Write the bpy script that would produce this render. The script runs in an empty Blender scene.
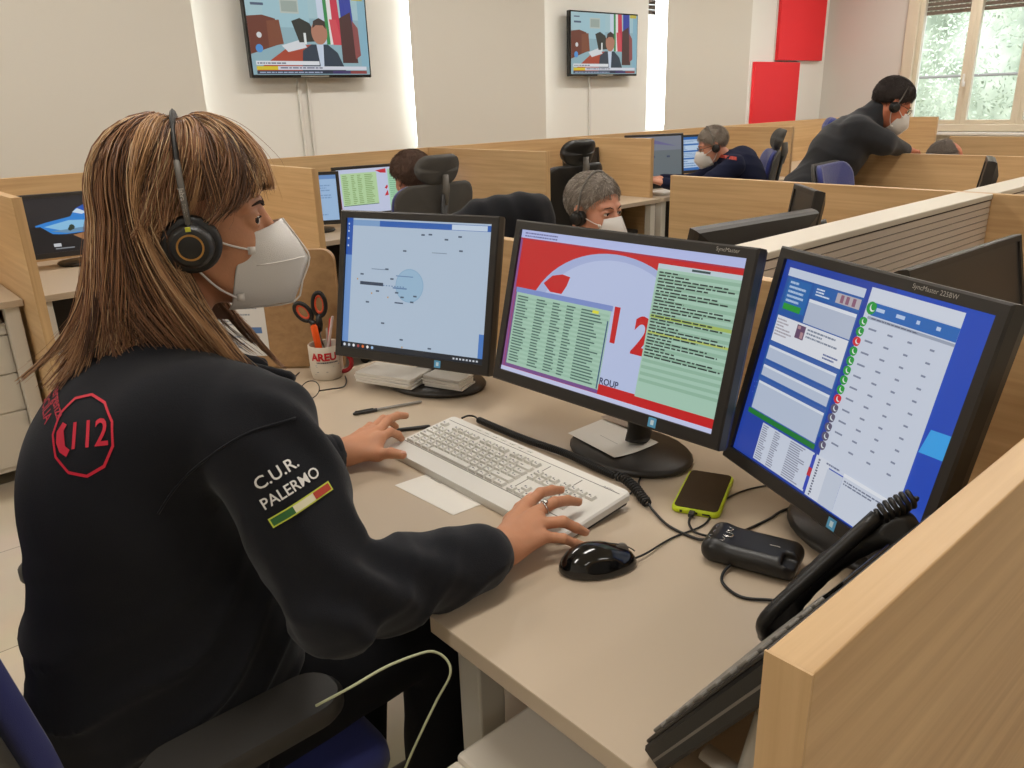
import bpy, bmesh, math, random
import numpy as np
import openvdb
from mathutils import Vector, Matrix, noise as mnoise
from mathutils.bvhtree import BVHTree
random.seed(7); RNG = np.random.default_rng(7)
PI = math.pi
C = bpy.context.scene.collection
DESK = 0.74                                  # height of the desk tops

# ---------------------------------------------------------------- materials
def lin(c):
    if isinstance(c, str):
        c = tuple(int(c[i:i+2], 16)/255 for i in (0, 2, 4))
    return tuple((x/12.92 if x <= .04045 else ((x+.055)/1.055)**2.4) for x in c[:3])

def new_mat(name):
    m = bpy.data.materials.new(name); m.use_nodes = True
    nt = m.node_tree; b = nt.nodes['Principled BSDF']
    return m, nt, b

def mat(name, col, rough=.5, metal=0., spec=.5, bump=0., bscale=200., mottled=0., sheen=0., coat=0., sub=0.):
    m, nt, b = new_mat(name)
    c = lin(col)
    b.inputs['Base Color'].default_value = (*c, 1)
    b.inputs['Roughness'].default_value = rough
    b.inputs['Metallic'].default_value = metal
    b.inputs['Specular IOR Level'].default_value = spec
    if sheen: b.inputs['Sheen Weight'].default_value = sheen
    if coat: b.inputs['Coat Weight'].default_value = coat
    if sub:
        b.inputs['Subsurface Weight'].default_value = sub
        b.inputs['Subsurface Radius'].default_value = (.012, .005, .003)
        b.inputs['Subsurface Scale'].default_value = 1.
    tc = nt.nodes.new('ShaderNodeTexCoord')
    if mottled:
        n = nt.nodes.new('ShaderNodeTexNoise'); n.inputs['Scale'].default_value = bscale*.15; n.inputs['Detail'].default_value = 4
        nt.links.new(tc.outputs['Object'], n.inputs['Vector'])
        mx = nt.nodes.new('ShaderNodeMix'); mx.data_type = 'RGBA'
        mx.inputs[6].default_value = (*[x*(1-mottled) for x in c], 1); mx.inputs[7].default_value = (*[min(1, x*(1+mottled)) for x in c], 1)
        nt.links.new(n.outputs['Fac'], mx.inputs[0]); nt.links.new(mx.outputs[2], b.inputs['Base Color'])
    if bump:
        n = nt.nodes.new('ShaderNodeTexNoise'); n.inputs['Scale'].default_value = bscale; n.inputs['Detail'].default_value = 3
        nt.links.new(tc.outputs['Object'], n.inputs['Vector'])
        bp = nt.nodes.new('ShaderNodeBump'); bp.inputs['Strength'].default_value = bump; bp.inputs['Distance'].default_value = .002
        nt.links.new(n.outputs['Fac'], bp.inputs['Height']); nt.links.new(bp.outputs['Normal'], b.inputs['Normal'])
    return m

def wood(name, axis, light='d8b585', dark='b99264', streak=1.0):
    """Laminate with a fine grain that runs along one axis (world metres)."""
    m, nt, b = new_mat(name)
    b.inputs['Roughness'].default_value = .42
    geo = nt.nodes.new('ShaderNodeNewGeometry')
    mp = nt.nodes.new('ShaderNodeMapping'); s = [55, 55, 55]; s[axis] = 1.6
    mp.inputs['Scale'].default_value = s
    nt.links.new(geo.outputs['Position'], mp.inputs['Vector'])
    n1 = nt.nodes.new('ShaderNodeTexNoise'); n1.inputs['Scale'].default_value = 1.; n1.inputs['Detail'].default_value = 6; n1.inputs['Roughness'].default_value = .62; n1.inputs['Distortion'].default_value = .35
    nt.links.new(mp.outputs[0], n1.inputs['Vector'])
    mp2 = nt.nodes.new('ShaderNodeMapping'); s = [9, 9, 9]; s[axis] = .8; mp2.inputs['Scale'].default_value = s
    nt.links.new(geo.outputs['Position'], mp2.inputs['Vector'])
    n2 = nt.nodes.new('ShaderNodeTexNoise'); n2.inputs['Scale'].default_value = 1.; n2.inputs['Detail'].default_value = 3
    nt.links.new(mp2.outputs[0], n2.inputs['Vector'])
    r = nt.nodes.new('ShaderNodeValToRGB'); r.color_ramp.elements[0].position = .32; r.color_ramp.elements[1].position = .66
    r.color_ramp.elements[0].color = (*lin(dark), 1); r.color_ramp.elements[1].color = (*lin(light), 1)
    ad = nt.nodes.new('ShaderNodeMath'); ad.operation = 'MULTIPLY_ADD'; ad.inputs[1].default_value = .6
    m2 = nt.nodes.new('ShaderNodeMath'); m2.operation = 'MULTIPLY'; m2.inputs[1].default_value = .4
    nt.links.new(n2.outputs['Fac'], m2.inputs[0]); nt.links.new(n1.outputs['Fac'], ad.inputs[0]); nt.links.new(m2.outputs[0], ad.inputs[2])
    nt.links.new(ad.outputs[0], r.inputs[0]); nt.links.new(r.outputs[0], b.inputs['Base Color'])
    bp = nt.nodes.new('ShaderNodeBump'); bp.inputs['Strength'].default_value = .12; bp.inputs['Distance'].default_value = .001
    nt.links.new(n1.outputs['Fac'], bp.inputs['Height']); nt.links.new(bp.outputs['Normal'], b.inputs['Normal'])
    return m

def emit_attr(name, strength):
    """A lit display: its picture is stored per face in the colour attribute Col."""
    m, nt, b = new_mat(name)
    a = nt.nodes.new('ShaderNodeAttribute'); a.attribute_name = 'Col'
    b.inputs['Base Color'].default_value = (.01, .01, .01, 1); b.inputs['Roughness'].default_value = .35
    nt.links.new(a.outputs['Color'], b.inputs['Emission Color']); b.inputs['Emission Strength'].default_value = strength
    return m

def col_attr(name, rough=.6):
    m, nt, b = new_mat(name)
    a = nt.nodes.new('ShaderNodeAttribute'); a.attribute_name = 'Col'
    b.inputs['Roughness'].default_value = rough
    nt.links.new(a.outputs['Color'], b.inputs['Base Color'])
    return m

# ---------------------------------------------------------------- objects
def link(o, parent=None):
    C.objects.link(o)
    if parent is not None: o.parent = parent
    return o

def tag(o, label=None, cat=None, group=None, kind=None):
    if label: o['label'] = label
    if cat: o['category'] = cat
    if group: o['group'] = group
    if kind: o['kind'] = kind
    return o

def thing(name, label, cat, loc=(0, 0, 0), rz=0., group=None):
    o = bpy.data.objects.new(name, None); o.empty_display_size = .05
    o.location = loc; o.rotation_euler = (0, 0, rz)
    return tag(link(o), label, cat, group)

class MB:
    """Collects shapes and links them as one mesh object."""
    def __init__(s): s.v = []; s.f = []; s.m = []; s.mats = []; s.c = []; s.X = Matrix.Identity(4); s.col = None
    def mi(s, m):
        if m not in s.mats: s.mats.append(m)
        return s.mats.index(m)
    def add(s, vs, fs, m, X=None):
        X = s.X if X is None else s.X @ X
        k = len(s.v); i = s.mi(m)
        s.v += [tuple(X @ Vector(p)) for p in vs]
        s.f += [tuple(k+a for a in f) for f in fs]; s.m += [i]*len(fs); s.c += [s.col]*len(fs)
        return s
    def box(s, c, d, m, X=None, bev=0.):
        x, y, z = c; a, b, e = d[0]/2, d[1]/2, d[2]/2
        if bev <= 0:
            vs = [(x+i*a, y+j*b, z+k*e) for i in (-1, 1) for j in (-1, 1) for k in (-1, 1)]
            return s.add(vs, [(0, 1, 3, 2), (4, 6, 7, 5), (0, 4, 5, 1), (2, 3, 7, 6), (0, 2, 6, 4), (1, 5, 7, 3)], m, X)
        bm = bmesh.new(); bmesh.ops.create_cube(bm, size=1)
        for v in bm.verts: v.co = Vector((v.co.x*d[0], v.co.y*d[1], v.co.z*d[2]))
        bmesh.ops.bevel(bm, geom=bm.edges[:], offset=bev, segments=2, profile=.5, affect='EDGES')
        vs = [(v.co.x+x, v.co.y+y, v.co.z+z) for v in bm.verts]; bm.verts.index_update()
        fs = [tuple(v.index for v in f.verts) for f in bm.faces]; bm.free()
        return s.add(vs, fs, m, X)
    def prism(s, pts, z0, z1, m, X=None, bev=0.):
        """Outline in local XY, extruded from z0 to z1."""
        n = len(pts)
        if bev > 0:
            cx = sum(p[0] for p in pts)/n; cy = sum(p[1] for p in pts)/n
            def ins(p, d):
                dx, dy = cx-p[0], cy-p[1]; L = math.hypot(dx, dy) or 1
                return (p[0]+dx/L*d, p[1]+dy/L*d)
            rings = [([ins(p, bev) for p in pts], z0), (pts, z0+bev), (pts, z1-bev), ([ins(p, bev) for p in pts], z1)]
        else: rings = [(pts, z0), (pts, z1)]
        vs = [(p[0], p[1], z) for r, z in rings for p in r]
        fs = [tuple(range(n))[::-1], tuple(range((len(rings)-1)*n, len(rings)*n))]
        for k in range(len(rings)-1):
            fs += [(k*n+i, k*n+(i+1) % n, (k+1)*n+(i+1) % n, (k+1)*n+i) for i in range(n)]
        return s.add(vs, fs, m, X)
    def lathe(s, prof, m, X=None, n=24, close=True):
        """prof: (radius, z) pairs."""
        vs = []; fs = []
        for r, z in prof:
            vs += [(r*math.cos(2*PI*i/n), r*math.sin(2*PI*i/n), z) for i in range(n)]
        for k in range(len(prof)-1):
            fs += [(k*n+i, k*n+(i+1) % n, (k+1)*n+(i+1) % n, (k+1)*n+i) for i in range(n)]
        if close:
            fs += [tuple(range(n))[::-1], tuple(range((len(prof)-1)*n, len(prof)*n))]
        return s.add(vs, fs, m, X)
    def tube(s, pts, r, m, X=None, n=8, cap=True, flat=1.0):
        P = [Vector(p) for p in pts]; R = r if isinstance(r, (list, tuple)) else [r]*len(P)
        vs = []; fs = []; up = Vector((0, 0, 1)); prev = None
        for i, p in enumerate(P):
            t = (P[min(i+1, len(P)-1)]-P[max(i-1, 0)])
            t = t.normalized() if t.length > 1e-9 else Vector((0, 0, 1))
            if prev is None: a = t.cross(up) if abs(t.z) < .95 else t.cross(Vector((1, 0, 0)))
            else: a = prev - t*prev.dot(t)
            if a.length < 1e-6: a = t.orthogonal()
            a.normalize(); b = t.cross(a); prev = a
            vs += [tuple(p+a*(R[i]*math.cos(2*PI*k/n))+b*(R[i]*flat*math.sin(2*PI*k/n))) for k in range(n)]
        for i in range(len(P)-1):
            fs += [(i*n+k, i*n+(k+1) % n, (i+1)*n+(k+1) % n, (i+1)*n+k) for k in range(n)]
        if cap: fs += [tuple(range(n))[::-1], tuple(range((len(P)-1)*n, len(P)*n))]
        return s.add(vs, fs, m, X)
    def ellipsoid(s, c, r, m, X=None, n=16, k=10):
        T = Matrix.Translation(c) @ Matrix.Diagonal((r[0], r[1], r[2], 1))
        prof = [(max(1e-4, math.sin(PI*i/k)), -math.cos(PI*i/k)) for i in range(k+1)]
        return s.lathe(prof, m, T if X is None else X @ T, n)
    def build(s, name, parent=None, smooth=False, angle=None, recalc=True):
        me = bpy.data.meshes.new(name); me.from_pydata(s.v, [], s.f)
        for m in s.mats: me.materials.append(m)
        me.polygons.foreach_set('material_index', s.m)
        if any(c is not None for c in s.c):
            at = me.color_attributes.new('Col', 'FLOAT_COLOR', 'CORNER')
            buf = []
            for f, c in zip(s.f, s.c): buf += list((*(c or (0, 0, 0)), 1))*len(f)
            at.data.foreach_set('color', buf)
        if recalc:
            bm = bmesh.new(); bm.from_mesh(me); bmesh.ops.recalc_face_normals(bm, faces=bm.faces); bm.to_mesh(me); bm.free()
        if smooth: me.polygons.foreach_set('use_smooth', [True]*len(me.polygons))
        if angle is not None:
            me.polygons.foreach_set('use_smooth', [True]*len(me.polygons))
            try: me.set_sharp_from_angle(angle=math.radians(angle))
            except Exception: pass
        me.update()
        return link(bpy.data.objects.new(name, me), parent)

def one(name, fn, label=None, cat=None, parent=None, group=None, kind=None, **kw):
    mb = MB(); fn(mb); o = mb.build(name, parent, **kw)
    return tag(o, label, cat, group, kind)

def copy_tree(o, parent=None):
    c = o.copy(); C.objects.link(c); c.parent = parent
    for ch in list(o.children): copy_tree(ch, c)
    return c

def smooth_path(pts, n=8):
    P = [Vector(p) for p in pts]; Q = [P[0]*2-P[1]]+P+[P[-1]*2-P[-2]]; out = []
    for i in range(1, len(Q)-2):
        for k in range(n):
            t = k/n; a, b, c, d = Q[i-1], Q[i], Q[i+1], Q[i+2]
            out.append(.5*((2*b)+(c-a)*t+(2*a-5*b+4*c-d)*t*t+(3*b-a-3*c+d)*t**3))
    out.append(P[-1]); return out

def rot(ax, deg): return Matrix.Rotation(math.radians(deg), 4, ax)
def T(x, y, z): return Matrix.Translation((x, y, z))
def frame(o, x, y, z):
    x, y, z = Vector(x), Vector(y), Vector(z)
    return Matrix(((x[0], y[0], z[0], o[0]), (x[1], y[1], z[1], o[1]), (x[2], y[2], z[2], o[2]), (0, 0, 0, 1)))

# ---------------------------------------------------------------- distance fields -> meshes
class Field:
    def __init__(s, lo, hi, vox):
        s.lo = np.array(lo, float); s.vox = vox
        n = [int(math.ceil((hi[i]-lo[i])/vox))+1 for i in range(3)]
        ax = [s.lo[i]+np.arange(n[i])*vox for i in range(3)]
        s.P = np.stack(np.meshgrid(*ax, indexing='ij'), -1).astype(np.float32)
        s.d = np.full(n, 1e3, np.float32)
    def smin(s, a, b, k):
        if k <= 0: return np.minimum(a, b)
        h = np.clip(.5+.5*(b-a)/k, 0, 1); return b+(a-b)*h-k*h*(1-h)
    def add(s, e, k=0.): s.d = s.smin(s.d, e, k).astype(np.float32)
    def sub(s, e, k=0.):
        s.d = (-s.smin(-s.d, e, k)).astype(np.float32)
    def cap(s, a, b, ra, rb=None):
        rb = ra if rb is None else rb
        a = np.array(a, np.float32); b = np.array(b, np.float32); ba = b-a
        t = np.clip(((s.P-a)@ba)/max(1e-9, float(ba@ba)), 0, 1)
        q = s.P-a-t[..., None]*ba
        return np.sqrt((q*q).sum(-1))-(ra+(rb-ra)*t)
    def ell(s, c, r, R=None):
        q = s.P-np.array(c, np.float32)
        if R is not None: q = q@np.array(R, np.float32)      # columns of R are the local axes
        r = np.array(r, np.float32); k0 = np.sqrt(((q/r)**2).sum(-1)); k1 = np.sqrt(((q/(r*r))**2).sum(-1))
        return np.where(k1 > 1e-6, k0*(k0-1)/np.maximum(k1, 1e-6), -r.min())
    def box(s, c, h, rad=0., R=None):
        q = s.P-np.array(c, np.float32)
        if R is not None: q = q@np.array(R, np.float32)
        q = np.abs(q)-(np.array(h, np.float32)-rad)
        return np.sqrt((np.maximum(q, 0)**2).sum(-1))+np.minimum(q.max(-1), 0)-rad
    def plane(s, c, n):
        return (s.P-np.array(c, np.float32))@np.array(n, np.float32)
    def mesh(s, iso=0., adapt=0.):
        g = openvdb.FloatGrid(5.); g.copyFromArray(s.d.astype(np.float32)-iso, tolerance=0)
        pts, tris, quads = g.convertToPolygons(isovalue=0., adaptivity=adapt)
        pts = pts*s.vox+s.lo
        return pts, [tuple(t[::-1]) for t in tris.tolist()]+[tuple(q[::-1]) for q in quads.tolist()]

def np_mesh(name, pts, faces, mats, parent=None, midx=None, smooth=True, X=None, relax=0):
    me = bpy.data.meshes.new(name)
    if X is not None:
        M = np.array(X); pts = pts@M[:3, :3].T+M[:3, 3]
    me.from_pydata([tuple(p) for p in pts], [], faces)
    for m in (mats if isinstance(mats, (list, tuple)) else [mats]): me.materials.append(m)
    if midx is not None: me.polygons.foreach_set('material_index', midx)
    bm = bmesh.new(); bm.from_mesh(me)
    for _ in range(relax): bmesh.ops.smooth_vert(bm, verts=bm.verts, factor=.5, use_axis_x=True, use_axis_y=True, use_axis_z=True)
    bmesh.ops.recalc_face_normals(bm, faces=bm.faces); bm.to_mesh(me); bm.free()
    if smooth: me.polygons.foreach_set('use_smooth', [True]*len(me.polygons))
    me.update(); return link(bpy.data.objects.new(name, me), parent)

# ---------------------------------------------------------------- flat artwork (screens, prints, lettering)
def text_mesh(s, size=1., bold=0., shear=0., space=1.):
    cu = bpy.data.curves.new('t', 'FONT'); cu.body = s; cu.size = size; cu.offset = bold; cu.shear = shear; cu.space_character = space
    cu.align_x = 'CENTER'; cu.align_y = 'CENTER'; cu.resolution_u = 3
    o = bpy.data.objects.new('t', cu); C.objects.link(o)
    dg = bpy.context.evaluated_depsgraph_get(); me = o.evaluated_get(dg).to_mesh()
    vs = [tuple(v.co) for v in me.vertices]; fs = [tuple(p.vertices) for p in me.polygons]
    o.to_mesh_clear(); bpy.data.objects.remove(o); bpy.data.curves.remove(cu)
    return vs, fs

class Art(MB):
    """Layers of flat shapes in local XY; u right, v down, both 0..1 over w x h, each layer a hair above the last."""
    def __init__(s, w, h, m, step=.00006):
        super().__init__(); s.remap = None; s.w = w; s.h = h; s.mt = m; s.z = 0.; s.step = step
    def p(s, u, v):
        if s.remap: u = s.remap(u)
        return ((u-.5)*s.w, (.5-v)*s.h, s.z)
    def poly(s, pts, col):
        s.col = lin(col); s.z += s.step; s.add([s.p(*q) for q in pts], [tuple(range(len(pts)))[::-1]], s.mt); return s
    def rect(s, u0, v0, u1, v1, col): return s.poly([(u0, v0), (u1, v0), (u1, v1), (u0, v1)], col)
    def rects(s, rs, col):
        s.col = lin(col); s.z += s.step
        for u0, v0, u1, v1 in rs:
            s.add([s.p(u0, v0), s.p(u1, v0), s.p(u1, v1), s.p(u0, v1)], [(3, 2, 1, 0)], s.mt)
        return s
    def disc(s, u, v, r, col, ry=None, n=40, a0=0, a1=360):
        """r in units of the height"""
        ry = ry or r; k = s.h/s.w
        pts = [(u+r*k*math.cos(math.radians(a0+(a1-a0)*i/n)), v-ry*math.sin(math.radians(a0+(a1-a0)*i/n))) for i in range(n if a1-a0 == 360 else n+1)]
        return s.poly(pts[::-1], col)
    def text(s, txt, u, v, hgt, col, bold=0., sx=1., ang=0.):
        vs, fs = text_mesh(txt, 1., bold); s.col = lin(col); s.z += s.step
        x, y, z = s.p(u, v); k = hgt*s.h*1.4; ca, sa = math.cos(math.radians(ang)), math.sin(math.radians(ang))
        s.add([(x+(a*sx*ca-b*sa)*k, y+(a*sx*sa+b*ca)*k, z) for a, b, c in vs], fs, s.mt); return s
    def lines(s, u0, v0, u1, v1, rows, col, fill=.5, seed=1, cols=None, thick=.5, ragged=True):
        """rows of tiny word-like dashes"""
        r = random.Random(seed); rs = []; dv = (v1-v0)/rows
        for i in range(rows):
            y = v0+(i+.5*(1-thick))*dv
            if cols:
                for a, b in cols:
                    L = (b-a)*r.uniform(.6, 1.)
                    rs.append((u0+(u1-u0)*a, y, u0+(u1-u0)*(a+L), y+dv*thick))
            else:
                x = u0; end = u0+(u1-u0)*(r.uniform(.35, 1.) if ragged else 1.)
                while x < end:
                    w = (u1-u0)*r.uniform(.02, .09)
                    rs.append((x, y, min(x+w, end), y+dv*thick)); x += w+(u1-u0)*.012
        return s.rects(rs, col)
    def build(s, name, parent=None, **kw): return super().build(name, parent, recalc=False, **kw)
# ---------------------------------------------------------------- camera and light
cam_d = bpy.data.cameras.new('camera'); cam = bpy.data.objects.new('camera', cam_d); C.objects.link(cam)
R_ = Vector((0.74667129, -0.6645499, -0.02924748)); U_ = Vector((0.24456013, 0.23336131, 0.94113381)); F_ = Vector((0.61860514, 0.70987036, -0.3367666))
cam.matrix_world = frame((0, 0, DESK+.63), R_, U_, -F_)
cam_d.sensor_width = 36; cam_d.lens = 790/1024*36; cam_d.clip_start = .02; cam_d.clip_end = 200
sc = bpy.context.scene; sc.camera = cam
sc.view_settings.view_transform = 'Standard'; sc.view_settings.look = 'None'
sc.view_settings.exposure = -0.12; sc.view_settings.gamma = 1.0
sc.cycles.max_bounces = 8; sc.cycles.diffuse_bounces = 4; sc.cycles.glossy_bounces = 3; sc.cycles.transmission_bounces = 4
sc.cycles.sample_clamp_indirect = 6.0

w = bpy.data.worlds.new('daylight'); sc.world = w; w.use_nodes = True
wn = w.node_tree; bg = wn.nodes['Background']
bg.inputs[0].default_value = (.80, .90, 1.0, 1); bg.inputs[1].default_value = 4.3

def area(name, loc, size, power, col, rotm, spread=180):
    d = bpy.data.lights.new(name, 'AREA'); d.shape = 'RECTANGLE'; d.size, d.size_y = size; d.energy = power; d.color = col
    d.spread = math.radians(spread)
    o = bpy.data.objects.new(name, d); C.objects.link(o); o.matrix_world = T(*loc) @ rotm; return o

# ---------------------------------------------------------------- materials of the place
M = {}
M['woodx'] = wood('wood_laminate_along_x', 0)
M['woody'] = wood('wood_laminate_along_y', 1)
M['woodz'] = wood('wood_laminate_upright', 2)
M['wall'] = mat('wall_paint', 'd6d3cb', .75, bump=.05, bscale=60)
M['pier'] = mat('white_wall_paint', 'eeece5', .7, bump=.05, bscale=60)
M['ceil'] = mat('ceiling_paint', 'e6e3da', .8)
M['blind'] = mat('roller_blind_fabric', 'dcd7cc', .85, bump=.25, bscale=900)
M['desk'] = mat('desk_laminate', 'c0ae97', .38, bump=.03, bscale=500)
M['deskedge'] = mat('desk_edge', 'a89c86', .5)
M['metal'] = mat('powder_coated_steel', 'd6d0c4', .45)
M['cabinet'] = mat('cabinet_laminate', 'd8cfc0', .42)
M['dark'] = mat('dark_laminate', '38322c', .55)
M['black'] = mat('black_plastic', '1d1b19', .38, spec=.45, bump=.08, bscale=900)
M['blackg'] = mat('glossy_black_plastic', '0d0c0c', .12, spec=.5, coat=.3)
M['bezel'] = mat('monitor_plastic', '2a2622', .42, bump=.05, bscale=1200)
M['grey'] = mat('grey_plastic', '6b665f', .5)
M['lgrey'] = mat('light_grey_plastic', 'b4afa6', .5)
M['white'] = mat('white_plastic', 'e4e1da', .4)
M['paper'] = mat('white_paper', 'e8e3da', .8, bump=.05, bscale=300)
M['red'] = mat('red_acoustic_panel', 'ee2a32', .7, bump=.2, bscale=700)
M['chrome'] = mat('chrome', 'c9c7c3', .2, metal=1.)
M['slat'] = mat('slat_laminate', 'dccfc2', .5)
M['groove'] = mat('slat_groove', '4a3528', .8)
M['capm'] = mat('screen_cap', 'd9d1c2', .45)
M['frame'] = mat('window_frame', 'd8cdb6', .4)
M['shutter'] = mat('shutter_slats', '8d7a6c', .6)
M['cable'] = mat('black_cable', '151413', .45)
M['scr'] = emit_attr('display', .88)
M['print'] = col_attr('printed_surface', .6)

# floor with large pale tiles
fm, nt, b = new_mat('floor_tiles')
geo = nt.nodes.new('ShaderNodeNewGeometry'); mp = nt.nodes.new('ShaderNodeMapping'); mp.inputs['Location'].default_value = (.17, .12, 0)
nt.links.new(geo.outputs['Position'], mp.inputs[0])
bt = nt.nodes.new('ShaderNodeTexBrick'); bt.offset = .5; bt.inputs['Scale'].default_value = 1; bt.inputs['Brick Width'].default_value = 1.2; bt.inputs['Row Height'].default_value = .6
bt.inputs['Mortar Size'].default_value = .0022; bt.inputs['Color1'].default_value = (*lin('d3c7b2'), 1); bt.inputs['Color2'].default_value = (*lin('cdc1ac'), 1); bt.inputs['Mortar'].default_value = (*lin('8e8271'), 1)
nz = nt.nodes.new('ShaderNodeTexNoise'); nz.inputs['Scale'].default_value = 3.5; nz.inputs['Detail'].default_value = 5
nt.links.new(geo.outputs['Position'], nz.inputs['Vector'])
mx = nt.nodes.new('ShaderNodeMix'); mx.data_type = 'RGBA'; mx.blend_type = 'MULTIPLY'; mx.inputs[0].default_value = .25
nt.links.new(mp.outputs[0], bt.inputs['Vector']); nt.links.new(bt.outputs['Color'], mx.inputs[6]); nt.links.new(nz.outputs['Color'], mx.inputs[7])
nt.links.new(mx.outputs[2], b.inputs['Base Color']); b.inputs['Roughness'].default_value = .35
M['floor'] = fm

X0, X1, Y0, Y1, H = -3.2, 9.34, -3.6, 5.0, 3.0
S = 'structure'
one('floor', lambda m: m.box(((X0+X1)/2, (Y0+Y1)/2, -.05), (X1-X0+.8, Y1-Y0+.8, .1), M['floor']), kind=S)
one('ceiling', lambda m: m.box(((X0+X1)/2, (Y0+Y1)/2, H+.05), (X1-X0+.8, Y1-Y0+.8, .1), M['ceil']), kind=S)
one('wall_back', lambda m: m.box((X0-.15, (Y0+Y1)/2, H/2), (.3, Y1-Y0+.6, H), M['wall']), kind=S)
one('wall_right', lambda m: m.box(((X0+X1)/2, Y0-.15, H/2), (X1-X0, .3, H), M['wall']), kind=S)
WS = (1.02, 2.45)                                                     # window sill and head, side wall
wins = [(.32, 1.90), (3.50, 4.70), (6.12, 7.50)]                      # the three windows of the side wall
def wall_left(m):
    xs = [X0]+[x for a in wins for x in a]+[X1+.3]
    for i in range(0, len(xs), 2):
        m.box(((xs[i]+xs[i+1])/2, Y1+.15, H/2), (xs[i+1]-xs[i], .3, H), M['pier'])
    for a, b_ in wins:
        m.box(((a+b_)/2, Y1+.15, WS[0]/2), (b_-a, .3, WS[0]), M['pier'])
        m.box(((a+b_)/2, Y1+.15, (WS[1]+H)/2), (b_-a, .3, H-WS[1]), M['pier'])
one('wall_left', wall_left, kind=S)
FW = [(2.45, 4.02)]                                                   # the window of the end wall, along y
FS = (.97, 2.45)
def wall_far(m):
    ys = [Y0]+[y for a in FW for y in a]+[Y1]
    for i in range(0, len(ys), 2): m.box((X1+.15, (ys[i]+ys[i+1])/2, H/2), (.3, ys[i+1]-ys[i], H), M['wall'])
    for a, b_ in FW:
        m.box((X1+.15, (a+b_)/2, FS[0]/2), (.3, b_-a, FS[0]), M['wall'])
        m.box((X1+.15, (a+b_)/2, (FS[1]+H)/2), (.3, b_-a, H-FS[1]), M['wall'])
one('wall_far', wall_far, kind=S)

# end wall window: two casements in a cream frame, roller shutter half down
gm, nt, b = new_mat('window_glass')
b.inputs['Base Color'].default_value = (1, 1, 1, 1); b.inputs['Roughness'].default_value = .02; b.inputs['Transmission Weight'].default_value = 1.; b.inputs['IOR'].default_value = 1.05
M['glass'] = gm
wo = thing('window_2', None, None, (X1, 3.2, FS[0])); wo['kind'] = S
def loc(mb, name, parent, **kw):
    """build with vertices given in world space under a parent that only has a location"""
    mb.v = [tuple(Vector(v)-Vector(parent.location)) for v in mb.v]; return mb.build(name, parent, **kw)
mb = MB(); y0, y1 = FW[0]; z0, z1 = FS; xm = X1+.02
for a, b_ in ((y0-.07, y0+.05), (y1-.05, y1+.07)): mb.box((xm, (a+b_)/2, (z0+z1)/2), (.12, b_-a, z1-z0+.1), M['frame'], bev=.008)
mb.box((xm, (y0+y1)/2, z0-.0), (.14, y1-y0+.14, .07), M['frame'], bev=.008); mb.box((xm, (y0+y1)/2, z1), (.12, y1-y0+.14, .08), M['frame'], bev=.008)
loc(mb, 'window_frame', wo)
for ym in (3.42, 2.89): loc(MB().box((xm+.01, ym, (z0+z1)/2), (.07, .03, z1-z0-.02), M['frame'], bev=.004), 'mullion', wo)
cas = [(3.43, 3.97), (2.90, 3.41), (2.50, 2.88)]
for a, b_ in cas:
    mb = MB(); t = .045
    for p, q in ((a, a+t), (b_-t, b_)): mb.box((xm+.01, (p+q)/2, (z0+z1)/2), (.06, q-p, z1-z0-.06), M['frame'], bev=.005)
    for p, q in ((z0+.035, z0+.08), (z1-.08, z1-.03)): mb.box((xm+.01, (a+b_)/2, (p+q)/2), (.054, b_-a-.01, q-p), M['frame'], bev=.005)
    s_ = loc(mb, 'sash', wo)
    g = MB().box((xm+.01, (a+b_)/2, (z0+z1)/2), (.006, b_-a-2*t, z1-z0-.16), M['glass'])
    g.v = [tuple(Vector(v)-wo.location) for v in g.v]; g.build('glass', s_)
mb = MB().box((X1-.045, 3.42, 1.40), (.03, .02, .05), M['white'], bev=.004).box((X1-.07, 3.42, 1.44), (.02, .018, .12), M['white'], bev=.004)
loc(mb, 'handle', wo)
mb = MB()
for i in range(18):
    z = 2.45-.022-i*.044
    if z < 2.10: break
    mb.box((X1+.16, (y0+y1)/2, z), (.014, y1-y0-.02, .038), M['shutter'], bev=.004)
    for k in range(30): mb.box((X1+.1515, y0+.05+k*.05, z+.019), (.004, .018, .006), M['capm'])
loc(mb, 'roller_shutter', wo)
one('trim_1', lambda m: m.box((X1-.04, (y0+y1)/2, z0-.055), (.2, y1-y0+.3, .03), M['white'], bev=.006), kind=S)

# side wall windows with their frames (one gap shows between pier and blind)
for i, (a, b_) in enumerate(wins):
    wo = thing('window_%d' % (3+i), None, None, ((a+b_)/2, Y1+.1, WS[0])); wo['kind'] = S
    mb = MB(); yy = Y1+.12
    for p, q in ((a, a+.05), (b_-.05, b_), ((a+b_)/2-.04, (a+b_)/2+.04)): mb.box(((p+q)/2, yy, (WS[0]+WS[1])/2), (q-p, .06, WS[1]-WS[0]), M['white'], bev=.005)
    for p, q in ((WS[0], WS[0]+.06), (WS[1]-.06, WS[1])): mb.box(((a+b_)/2, yy, (p+q)/2), (b_-a, .06, q-p), M['white'], bev=.005)
    loc(mb, 'window_frame', wo)
    loc(MB().box(((a+b_)/2, yy, (WS[0]+WS[1])/2), (b_-a-.06, .006, WS[1]-WS[0]-.08), M['glass']), 'glass', wo)
    if i == 2:
        mb = MB()
        for k in range(8): mb.box(((a+b_)/2, Y1+.24, 2.43-k*.044), (b_-a, .014, .038), M['shutter'], bev=.004)
        loc(mb, 'roller_shutter', wo)

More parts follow.
